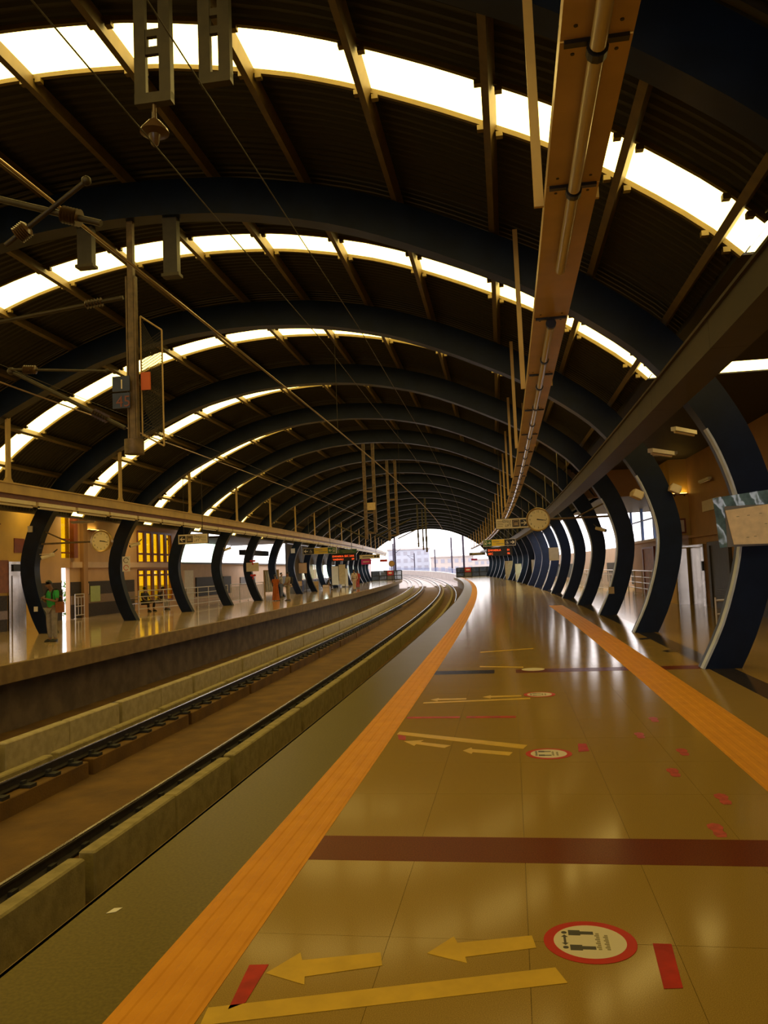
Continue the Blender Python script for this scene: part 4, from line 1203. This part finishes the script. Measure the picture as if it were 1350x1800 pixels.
def person(s, u, rz, h, label, arms=('down','down'), seated=False, shirt=None, pants=None, shoes=None, stride=0.0, lean=0.0, bow=0.0, sleeves='short', legs_apart=1.0, z=0.0, skirt=None):
    root = thing('person', s, u, z, label, 'person', 'people on the left platform', rz)
    k = h/1.70
    dz = -.47 if seated else 0.0
    def T(p, upper=True):                                     # lean the upper body forward about the pelvis
        x, y, zz = p[:3]
        if upper and lean:
            a = lean; y2 = y; z2 = zz-.95
            y, zz = y2*math.cos(a)+z2*math.sin(a), .95 - y2*math.sin(a) + z2*math.cos(a)
        return (x*k, y*k, (zz+dz)*k)
    def V(p, r, upper=True):
        q = T(p, upper); return (*q, tuple(a*k for a in r) if isinstance(r, tuple) else r*k)
    vs_, es = [], []
    def a(p, r, prev=None, upper=True):
        vs_.append(V(p, r, upper)); i = len(vs_)-1
        if prev is not None: es.append((prev, i))
        return i
    pel = a((0,0,.95),(.145,.105),None,False)
    bel = a((0,.005,1.09),(.125,.095),pel)
    che = a((0,-.005,1.29),(.150,.105),bel)
    nek = a((0,-.01,1.43),(.062,.058),che)
    hb = a((0,.015+bow*.05,1.515),(.052,.056),nek)
    h1 = a((0,.025+bow*.10,1.575-bow*.01),(.066,.082),hb)
    h2 = a((0,.015+bow*.13,1.645-bow*.03),(.070,.088),h1)
    nose = None
    wr = []
    for sd, ar in ((1, arms[0]), (-1, arms[1])):
        E_, W_ = ARMS[ar]
        sh = a((sd*.175,-.01,1.385),.060,che)
        el = a((sd*E_[0],E_[1],E_[2]),.042,sh)
        w = a((sd*W_[0],W_[1],W_[2]),.028,el)
        d = Vector((sd*W_[0]-sd*E_[0], W_[1]-E_[1], W_[2]-E_[2])).normalized()
        pc = Vector((sd*W_[0],W_[1],W_[2])) + d*.07
        pa = a(tuple(pc),(.036,.018),w)
        side = d.cross(Vector((sd,0.2,0))).normalized()
        for q, (off, L) in enumerate(((-.027,.065),(-.009,.078),(.009,.074),(.027,.058))):
            b0 = pc + d*.03 + side*off
            f1 = a(tuple(b0+d*L*.5),.0085,pa)
            a(tuple(b0+d*L*.9+Vector((0,-.012,0))),.0075,f1)
        th = a(tuple(pc - side*.038 + d*.005),.010,pa)
        a(tuple(pc - side*.052 + d*.04),.0085,th)
    feet = []
    for sd in (1, -1):
        if seated:
            hip = a((sd*.09*1.1,.03,.93),.092,pel,False)
            kn = a((sd*.13*legs_apart,.44,.97),.064,hip,False)
            an = a((sd*.13*legs_apart,.42+.04*sd,.55),.040,kn,False)
            to = a((sd*.14*legs_apart,.56+.04*sd,.505),.032,an,False)
        else:
            st_ = stride*sd
            hip = a((sd*.09,st_*.1,.90),.092,pel,False)
            kn = a((sd*.095*legs_apart,.02+st_*.35,.50),.062,hip,False)
            an = a((sd*.10*legs_apart,-.02+st_*.62,.08),.040,kn,False)
            to = a((sd*.12*legs_apart,.12+st_*.62,.035),.032,an,False)
        feet.append((an, to))
    body = skin_mesh('body', vs_, es, S_SKIN, root)
    hx, hy, hz = T((0,.015+bow*.13,1.645-bow*.03))
    # face
    fm = MB()
    for sd in (-1, 1): fm.ball((hx+sd*.030*k, hy+.088*k, hz-.02*k), .012*k, .008*k, .007*k, 8, 6)
    fm.build('eyes', HAIRM, root)
    MB().ball((hx, hy+.10*k, hz-.045*k), .014*k, .022*k, .022*k, 8, 6).build('nose', S_SKIN, root, True)
    MB().ball((hx, hy+.088*k, hz-.083*k), .024*k, .010*k, .007*k, 8, 6).build('mouth', mat('lips', (.16,.06,.045), .5) if 'lips' not in bpy.data.materials else bpy.data.materials['lips'], root)
    er = MB()
    for sd in (-1, 1): er.ball((hx+sd*.073*k, hy-.005*k, hz-.03*k), .012*k, .02*k, .03*k, 8, 6)
    er.build('ears', S_SKIN, root, True)
    # hair: cap over the skull, open at the face
    hm = MB(); nn, mm = 16, 7; v = []; f = []
    for j in range(mm+1):
        ph = (PI*.62)*j/mm
        for i in range(nn):
            th = 2*PI*i/nn
            cut = 1.0
            fx = math.sin(th)
            p_ = ph*(0.62 if fx > .35 else 1.0)
            rr = 1.0 + .03*math.sin(5*th+j)
            v.append((hx+.086*k*rr*math.sin(p_)*math.cos(th), hy-.008*k+.104*k*rr*math.sin(p_)*math.sin(th), hz+.012*k+.098*k*math.cos(p_)))
    for j in range(mm):
        for i in range(nn): f.append((j*nn+i, (j+1)*nn+i, (j+1)*nn+(i+1) % nn, j*nn+(i+1) % nn))
    hm.add(v, f).build('hair', HAIRM, root, True)
    # shirt
    if shirt:
        sv_, se = [], []
        def b(p, r, prev=None, upper=True):
            sv_.append(V(p, r, upper)); i = len(sv_)-1
            if prev is not None: se.append((prev, i))
            return i
        p0 = b((0,0,.90 if not seated else .96),(.165,.125),None,False)
        p1 = b((0,.005,1.09),(.150,.118),p0)
        p2 = b((0,-.005,1.29),(.170,.125),p1)
        p3 = b((0,-.01,1.415),(.085,.075),p2)
        for sd, ar in ((1, arms[0]), (-1, arms[1])):
            E_, W_ = ARMS[ar]
            q0 = b((sd*.18,-.01,1.385),.074,p2)
            t_ = .75 if sleeves == 'short' else 1.0
            q1 = b((sd*(.18+(E_[0]-.18)*t_), -.01+(E_[1]+.01)*t_, 1.385+(E_[2]-1.385)*t_),.060 if sleeves == 'short' else .054,q0)
            if sleeves == 'long': b((sd*(E_[0]+(W_[0]-E_[0])*.9), E_[1]+(W_[1]-E_[1])*.9, E_[2]+(W_[2]-E_[2])*.9),.042,q1)
        skin_mesh('shirt', sv_, se, shirt, root)
    if pants:
        sv_, se = [], []
        def b(p, r, prev=None):
            sv_.append(V(p, r, False)); i = len(sv_)-1
            if prev is not None: se.append((prev, i))
            return i
        p0 = b((0,0,.965),(.158,.118))
        for sd in (1, -1):
            if seated:
                q = b((sd*.10,.04,.93),.108,p0); q2 = b((sd*.13*legs_apart,.44,.975),.080,q); b((sd*.13*legs_apart,.42+.04*sd,.58),.060,q2)
            else:
                st_ = stride*sd
                q = b((sd*.092,st_*.1,.88),.106,p0); q2 = b((sd*.096*legs_apart,.02+st_*.35,.50),.080,q); b((sd*.10*legs_apart,-.02+st_*.62,.09),.062,q2)
        skin_mesh('trousers', sv_, se, pants, root)
    if skirt:
        v = []; f = []; nn, mm = 36, 10
        for j in range(mm+1):
            t = j/mm; zz = 1.06 - t*1.02
            for i in range(nn):
                th = 2*PI*i/nn
                rr = (.155+.085*t**.8)*(1+.07*t*math.sin(9*th)+.03*t*math.sin(4*th+1))
                v.append((rr*math.cos(th)*k, rr*.85*math.sin(th)*k, zz*k))
        for j in range(mm):
            for i in range(nn): f.append((j*nn+i, (j+1)*nn+i, (j+1)*nn+(i+1) % nn, j*nn+(i+1) % nn))
        MB().add(v, f).build('sari_skirt', skirt, root, True)
        v = []; f = []
        for j in range(11):                                   # the loose end falling from the shoulder down the back
            t = j/10
            for i in range(9):
                x = -.16+.32*i/8
                v.append(((x+.03)*k, (-.135-.06*t-.02*math.sin(i*1.9))*k, (1.44-t*.95-.03*abs(x))*k))
        for j in range(10):
            for i in range(8): f.append((j*9+i, j*9+i+1, (j+1)*9+i+1, (j+1)*9+i))
        MB().add(v, f).build('sari_drape', skirt, root, True)
    if shoes:
        for sd in (1, -1):
            if seated: c = T((sd*.135*legs_apart,.50+.04*sd,.505), False)
            else: c = T((sd*.112*legs_apart,.05+stride*sd*.62,.035), False)
            v = []; f = []; nn = 14
            for zz, sc2 in ((0,1.0),(.03,1.02),(.06,.86),(.085,.5)):
                for i in range(nn):
                    th = 2*PI*i/nn
                    yy = math.sin(th)*.135*sc2 - (0.03 if zz > .05 else 0)
                    v.append((c[0]+math.cos(th)*.048*sc2*k, c[1]+yy*k, max(c[2]-.035*k,0.002)+zz*k))
            for j in range(3):
                for i in range(nn): f.append((j*nn+i, j*nn+(i+1) % nn, (j+1)*nn+(i+1) % nn, (j+1)*nn+i))
            f += [tuple(range(nn-1,-1,-1)), tuple(range(3*nn,4*nn))]
            MB().add(v, f).build('shoe', shoes, root, True)
    return root, T
c_green = cloth('green_shirt_cloth', (0.03, 0.36, 0.075))
c_grey = cloth('grey_trouser_cloth', (0.25, 0.22, 0.20))
c_dark = cloth('dark_cloth', (0.014, 0.012, 0.013))
c_lgrey = cloth('light_grey_cloth', (0.30, 0.28, 0.27))
c_sari = cloth('orange_sari_cloth', (0.36, 0.085, 0.012))
c_beige = cloth('beige_grey_cloth', (0.27, 0.225, 0.17))
c_cream = cloth('cream_cloth_suit', (0.50, 0.40, 0.30))
c_red = cloth('red_cloth', (0.40, 0.04, 0.035))
c_blue = cloth('blue_grey_cloth', (0.11, 0.13, 0.19))
shoe_m = mat('black_shoe', (0.010, 0.009, 0.008), 0.4)
pr_, T = person(21.05, -10.38, PI-.3, 1.68, 'man in a bright green T-shirt with a backpack looking at his phone', ('phone','phone'), shirt=c_green, pants=c_grey, shoes=shoe_m, bow=.8)
MB().bbox(-.15,.15,-.27,-.12,1.02,1.42,.03).build('backpack', c_dark, pr_)
for sd in (-1, 1):
    MB().tube([(sd*.115,-.13,1.40),(sd*.115,-.05,1.46),(sd*.115,.06,1.44),(sd*.12,.125,1.33),(sd*.13,.115,1.15)],.020,8).build('backpack_strap', c_dark, pr_, True)
ph = tag(MB().box(-.04,.04,-.005,.005,-.075,.075).build('phone', G['black']), 'dark phone held by the green shirted man', 'phone')
ph.location = pr_.matrix_basis @ Vector((0,.30,1.22)); ph.rotation_euler = (.7, 0, pr_.rotation_euler.z)
bag = tag(empty('shoulder_bag', 21.0, -10.12, .80), 'brown bag hanging at the side of the green shirted man', 'bag')
MB().bbox(-.12,.12,-.05,.05,0,.30,.02).build('bag_body', G['wood'], bag); MB().tube([(-.10,0,.29),(-.06,0,.45),(.06,0,.45),(.10,0,.29)],.010,6).build('handle', G['wood'], bag)
person(39.15, -15.78, -PI/2-.35, 1.68, 'seated person with knees apart leaning back on the bench, left of two', ('knee','knee'), True, c_dark, c_dark, shoe_m, legs_apart=1.7)
person(40.55, -15.60, -PI/2-.2, 1.68, 'seated person in black top and light trousers on the bench, right of two', ('lap','knee'), True, c_dark, c_lgrey, shoe_m, lean=.35, legs_apart=.9)
person(48.0, -11.25, .15, 1.56, 'woman in an orange sari seen from behind', ('clasp','clasp'), shirt=c_sari, skirt=c_sari, shoes=shoe_m)
person(54.0, -12.35, -PI/2, 1.66, 'man with hands on hips behind the woman in the orange sari', ('hips','hips'), shirt=c_lgrey, pants=c_blue, shoes=shoe_m)
pr2, T = person(47.1, -10.25, PI/2+.75, 1.68, 'man in a beige shirt standing right of the woman in the sari', ('clasp','clasp'), shirt=c_beige, pants=c_beige, shoes=shoe_m, sleeves='short')
MB().bbox(-.14,.14,-.28,-.12,1.0,1.42,.03).build('backpack', c_dark, pr2)
person(72.0, -12.35, -PI/2, 1.68, 'seated man in dark clothes on a low tan block, far left platform', ('knee','knee'), True, c_dark, c_dark, shoe_m, lean=.45, z=.0)
person(65.9, -9.0, 0.5, 1.70, 'man in cream clothes walking along the left platform', ('swing','down'), shirt=c_cream, pants=c_cream, shoes=shoe_m, stride=.18, sleeves='long')
person(73.6, -9.72, PI-.3, 1.62, 'person in red behind the man in cream clothes', ('down','down'), shirt=c_red, pants=c_red, shoes=shoe_m, sleeves='long')

# ------------------------------------------------------------------ floor markings
def flat(name, pts, m, label, cat, z0=.0008, z1=.0022, parent=None, group=None):
    n = len(pts)
    v = [P(s, u, z0) for u, s in pts] + [P(s, u, z1) for u, s in pts]
    o = MB().add(v, [tuple(range(n)), tuple(range(2*n-1,n-1,-1))] + [(i, n+i, n+(i+1) % n, (i+1) % n) for i in range(n)]).build(name, m, parent)
    if label: tag(o, label, cat, group)
    return o
def floor_arrow(pts, label): return flat('floor_arrow', pts, G['tape'], label, 'arrow', group='yellow floor arrows')
floor_arrow([(1.11,3.55),(1.205,3.73),(1.23,3.665),(1.545,3.755),(1.57,3.645),(1.275,3.535),(1.29,3.475)], 'yellow floor arrow pointing left, nearest and leftmost')
floor_arrow([(1.74,3.76),(1.84,3.92),(1.86,3.86),(2.175,3.95),(2.19,3.84),(1.90,3.74),(1.91,3.69)], 'yellow floor arrow pointing left, beside the nearest round sticker')
floor_arrow([(1.10,7.82),(1.22,7.62),(1.23,7.69),(1.50,7.53),(1.55,7.63),(1.26,7.78),(1.28,7.86)], 'yellow floor arrow in the second group, left one')
floor_arrow([(1.67,7.42),(1.74,7.54),(1.75,7.48),(2.10,7.35),(2.07,7.23),(1.76,7.36),(1.75,7.30)], 'yellow floor arrow in the second group, beside the second sticker')
floor_arrow([(1.12,10.12),(1.22,10.24),(1.22,10.19),(1.56,10.20),(1.56,10.10),(1.22,10.07),(1.22,10.0)], 'yellow floor arrow in the third group, left one')
floor_arrow([(1.75,10.26),(1.85,10.38),(1.85,10.33),(2.22,10.36),(2.22,10.26),(1.85,10.21),(1.85,10.15)], 'yellow floor arrow in the third group, right one')
def tape(pts, label, m='tape'): return flat('floor_tape', pts, G[m], label, 'tape', group='floor tape strips' if m == 'tape' else 'red floor marks')
tape([(.985,3.17),(.97,3.285),(2.26,3.68),(2.30,3.565)], 'long yellow tape strip nearest the viewer')
tape([(.99,8.13),(1.0,8.26),(2.23,7.62),(2.19,7.47)], 'long yellow tape strip above the second group of arrows')
tape([(1.06,9.86),(1.06,9.95),(2.32,10.15),(2.32,10.05)], 'long yellow tape strip by the third sticker')
tape([(1.62,13.18),(1.62,13.30),(2.30,13.10),(2.30,12.98)], 'short yellow tape strip by the fourth sticker')
tape([(1.57,15.30),(1.57,15.42),(2.55,15.84),(2.55,15.72)], 'farthest yellow tape strip on the right platform')
tape([(1.02,3.61),(1.10,3.62),(1.10,3.33),(1.05,3.28)], 'red tape patch at the tip of the nearest arrow', 'redtape')
tape([(2.67,3.91),(2.745,3.91),(2.72,3.56),(2.65,3.55)], 'red tape strip right of the nearest round sticker', 'redtape')
tape([(2.67,7.66),(2.74,7.66),(2.74,7.38),(2.65,7.35)], 'red tape strip right of the second round sticker', 'redtape')
tape([(1.0,8.12),(1.09,8.04),(1.11,7.86),(1.04,7.9)], 'small red patch left of the second arrows', 'redtape')
tape([(.98,8.94),(.98,9.03),(1.55,9.02),(1.55,8.93)], 'faded red tape line, left half', 'redtape')
tape([(1.62,8.92),(1.62,9.02),(2.14,9.0),(2.14,8.9)], 'faded red tape line, right half', 'redtape')
def sticker(s, u, label, detail=True, ring=True):
    r = thing('distance_sticker', s, u, 0, label, 'floor sticker', 'round distance stickers')
    if ring: MB().cyl((0,0,.0008),(0,0,.0020),.192,48).build('red_ring', G['stickred'], r)
    MB().cyl((0,0,.0008),(0,0,.0026),.150 if ring else .17,48).build('white_disc', G['stickwhite'], r)
    if detail:
        for y in (.075, -.060):
            b = MB().cyl((-.103,y,.0026),(-.103,y,.0032),.012,12)
            b.box(-.085,-.035,y-.024,y+.024,.0026,.0032).box(-.035,.02,y-.014,y+.014,.0026,.0032)
            b.build('figure', G['ink'], r)
        MB().prism([(-.103,.055),(-.089,.034),(-.098,.034),(-.098,-.020),(-.089,-.020),(-.103,-.040),(-.117,-.020),(-.108,-.020),(-.108,.034),(-.117,.034)],'z',.0026,.0032).build('double_arrow', G['ink'], r)
        for x, y0, y1 in ((.035,-.075,.080),(.070,-.075,.065)):
            for q in range(9):
                ya = y0+(y1-y0)*q/9
                MB().box(x-.006*(1+q % 2), x+.008, ya, ya+(y1-y0)/9*.72, .0026, .0031).build('print_mark', G['faintink'], r)
sticker(3.91, 2.415, 'round red and white distance sticker nearest the viewer')
sticker(7.29, 2.40, 'round red and white distance sticker, second from the viewer')
sticker(10.38, 2.44, 'round white distance sticker, third from the viewer', True, True)
sticker(12.75, 2.44, 'round pale distance sticker lying on the far dark red band', False, False)
foot = [(-.03,-.12),(.02,-.12),(.035,-.06),(.025,-.01),(.045,.05),(.035,.11),(.0,.13),(-.04,.10),(-.045,.04),(-.03,-.01),(-.04,-.07)]
for s, u, lab, bright in ((7.32,3.49,'pink footprint mark below the yellow strip, third from the viewer',0),(6.67,3.29,'pink footprint mark, left of the brighter ones',0),(5.99,3.47,'pink footprint mark just past the dark red band, right one',0),(5.36,3.28,'orange pink footprint mark touching the dark red band',0),(8.71,3.50,'faint pink footprint mark, farthest on the right',0),(7.98,3.25,'faint pink footprint mark, farthest on the left',0)):
    flat('footprint_mark', [(u+a*1.0, s+b*1.0) for a, b in foot], G['pinktape'], lab, 'floor sticker', group='pink footprint marks')
# litter by the column: flat puddle-like plates and paper
for s, u, lab in ((14.6,4.75,'small torn floor sheet near the first right column'),(16.9,4.7,'small torn floor sheet near the second right column')):
    flat('floor_scrap', [(u,s),(u+.18,s+.05),(u+.25,s+.28),(u+.1,s+.36),(u-.04,s+.2)], G['darkband'], lab, 'scrap')
flat('paper_scrap', [(.15,4.05),(.19,4.07),(.20,4.12),(.16,4.11)], G['white'], 'white scrap of paper on the near platform edge', 'scrap')

# ------------------------------------------------------------------ platform end fences and the line beyond
def end_fence(s, u0, u1, n, label, sign_i):
    r = thing('end_fence', s, u0, 0, label, 'fence', 'platform end fences')
    w = u1-u0; h = 1.42
    for z in (.05, .70, h): MB().box(0, w, -.05, .05, z-.06, z+.06).build('rail_bar', G['black'], r)
    for i in range(n+1):
        x = w*i/n
        MB().box(x-.08, x+.08, -.06, .06, 0, h).build('post', G['black'], r)
    for i in range(n):
        for z0, z1 in ((.09,.66),(.74,h-.04)):
            MB().box(w*i/n+.05, w*(i+1)/n-.05, -.006, .006, z0, z1).build('mesh_panel', G['grey'] if (i == sign_i) else G['dglass'], r)
        for q in range(1, 5):
            x = w*i/n + w/n*q/5
            MB().cyl((x,0,.08),(x,0,h),.008,5).build('wire', G['darksteel'], r)
    sg = MB().box(w*sign_i/n+.12, w*(sign_i+1)/n-.12, -.06, -.035, .74, h+.02).build('red_sign', G['signred'], r)
    MB().box(w*sign_i/n+.3, w*(sign_i+1)/n-.3, -.065, -.06, .98, 1.2).build('white_mark', G['signcream'], r)
end_fence(123.0, -12.6, -7.98, 4, 'black mesh fence with a red plate closing the left platform end', 2)
end_fence(123.6, .45, 6.3, 5, 'black mesh fence with a red plate closing the right platform end', 1)
mir = thing('round_mirror', 122.0, -9.4, 0, 'round brown mirror on a pole at the far left platform end', 'mirror')
MB().cyl((0,0,0),(0,0,2.4),.05,8).build('pole', G['pole'], mir)
MB().disc((0,-.08,2.5),(0,1,0),.46,.08,28).build('rim', G['brass'], mir, True); MB().disc((0,-.125,2.5),(0,1,0),.36,.03,28).build('glass', G['cardboard'], mir, True)

deck = tag(MB().sweep([(2.2,-1.4),(2.2,-2.4),(-10.0,-2.4),(-10.0,-1.4)], S_END+1.2, 420, 5).build('floor_viaduct_deck', G['outconc']), kind='structure')
MB().srect(-5.4,-4.3,-1.4,-1.2,S_END+2,330,4).build('plinth_strip', G['outconc'], deck)
MB().srect(-7.2,-6.1,-1.4,-1.2,S_END+2,330,4).build('plinth_strip', G['outconc'], deck)
MB().srect(-3.0,-1.9,-1.4,-1.2,S_END+2,330,4).build('plinth_strip', G['outconc'], deck)
MB().srect(-1.3,-.2,-1.4,-1.2,S_END+2,330,4).build('plinth_strip', G['outconc'], deck)
par = tag(empty('wall_viaduct_right'), kind='structure')
s = S_END+1.6
while s < 340:
    MB().srect(1.5, 1.75, -1.4, .12, s, s+5.9, 3).build('parapet_block', G['outconc'], par); s += 6.0
MB().srect(1.45, 1.8, .12, .2, S_END+1.6, 340, 4).build('coping', G['white'], par)
for z in (.45, .75, 1.05): MB().srect(1.6, 1.66, z, z+.06, S_END+1.6, 340, 4).build('rail_bar', G['bluepanel'], par)
s = S_END+2
while s < 330: MB().srect(1.6, 1.68, .2, 1.1, s, s+.08).build('post', G['bluepanel'], par); s += 3.0
par2 = tag(empty('wall_viaduct_left'), kind='structure')
s = S_END+1.6
while s < 340:
    MB().srect(-9.6, -9.35, -1.4, .12, s, s+5.9, 3).build('parapet_block', G['outconc'], par2); s += 6.0
def line_mast(s, u, h, label, armd):
    r = thing('line_mast', s, u, -.2, label, 'mast', 'line masts beyond the station')
    MB().box(-.15,.15,-.15,.15,0,h).build('post', G['pole'], r)
    if armd:
        MB().cyl((0,0,h-1.2),(armd*2.2,0,h-.6),.05,8).build('arm', G['pole'], r); MB().cyl((0,0,h-2.4),(armd*2.2,0,h-.7),.05,8).build('stay', G['pole'], r)
    MB().box(-.14,.14,-.14,.14,h*.78,h*.78+.3).build('collar', G['pole'], r)
line_mast(128, 1.9, 7.0, 'dark line mast nearest the right end of the far parapet', 0)
line_mast(160, 1.9, 7.5, 'dark line mast, second along the far right parapet', 0)
line_mast(205, 1.9, 6.0, 'dark line mast, third along the far right parapet', 0)
line_mast(260, 1.9, 6.0, 'dark line mast, farthest along the right parapet', -1)
line_mast(127, -9.0, 7.6, 'tall dark mast just beyond the left platform end', 0)
line_mast(170, -9.7, 7.0, 'grey line mast behind the tall left one', 1)
gr = tag(link('floor_city_ground', None), kind='structure')
MB().box(-900, 900, -200, 1500, -9.2, -9).build('ground', G['ground'], gr)
def building(x, y, w, d, h, label, m, nw, nf, rz=0.0):
    r = tag(link('far_building', None), label, 'building', 'buildings beyond the line'); r.location = (x, y, -9); r.rotation_euler = (0,0,rz)
    MB().box(-w/2, w/2, 0, d, 0, h).build('wall', m, r)
    MB().box(-w/2-.4, w/2+.4, -.4, d+.4, h, h+.5).build('roof_slab', G['farwall'], r)
    for fz in range(nf):
        for i in range(nw):
            xx = -w/2 + w*(i+.5)/nw; zz = h - 3.0*(fz+1) + .8
            MB().box(xx-w/nw*.28, xx+w/nw*.28, -.08, .05, zz, zz+1.5).build('window', G['farwin'], r)
building(9.5, 330, 17, 14, 18.5, 'pale blue block beyond the line, behind the tall left mast', G['farblue'], 6, 4)
building(26, 310, 16, 12, 14.5, 'pale peach low block beyond the right parapet', G['farwall'], 6, 3)
building(-16, 360, 18, 12, 15, 'pale block at the far left of the opening', G['farwall'], 6, 3)
building(50, 380, 22, 12, 13.5, 'long low pale building right of the peach block', G['farwall'], 8, 2)
# greenery outside the left windows
random.seed(3)
for i, (s, u, zc, rr, lab) in enumerate(((43,-22.5,.2,1.6,'leafy bush seen through the yellow windows'),(33.5,-22.0,1.2,1.5,'leafy bush seen through the narrow slit on the left'),(92,-18.5,.2,1.7,'leafy bush outside the far left openings'),(104,-18.2,.1,1.5,'leafy bush outside the last left openings'))):
    r = thing('bush', s, u, zc, lab, 'bush', 'bushes outside the station')
    lv = MB()
    for q in range(420):
        a, b_, c_ = random.gauss(0,1), random.gauss(0,1), random.gauss(0,1); L = math.sqrt(a*a+b_*b_+c_*c_)+1e-6
        R2 = rr*(.55+.45*random.random()); c = Vector((a/L*R2, b_/L*R2*.8, c_/L*R2))
        n1 = Vector((random.gauss(0,1),random.gauss(0,1),random.gauss(0,1))).normalized(); n2 = n1.cross(Vector((.3,.5,.8))).normalized()
        lv.add([c-n1*.16, c-n2*.07, c+n1*.16, c+n2*.07], [(0,1,2,3)])
    tag(lv.build('leaves', G['foliage'], r), kind='stuff')
    MB().cyl((0,0,-9-zc),(0,0,0),.10,8,.06).build('trunk', G['wood'], r)
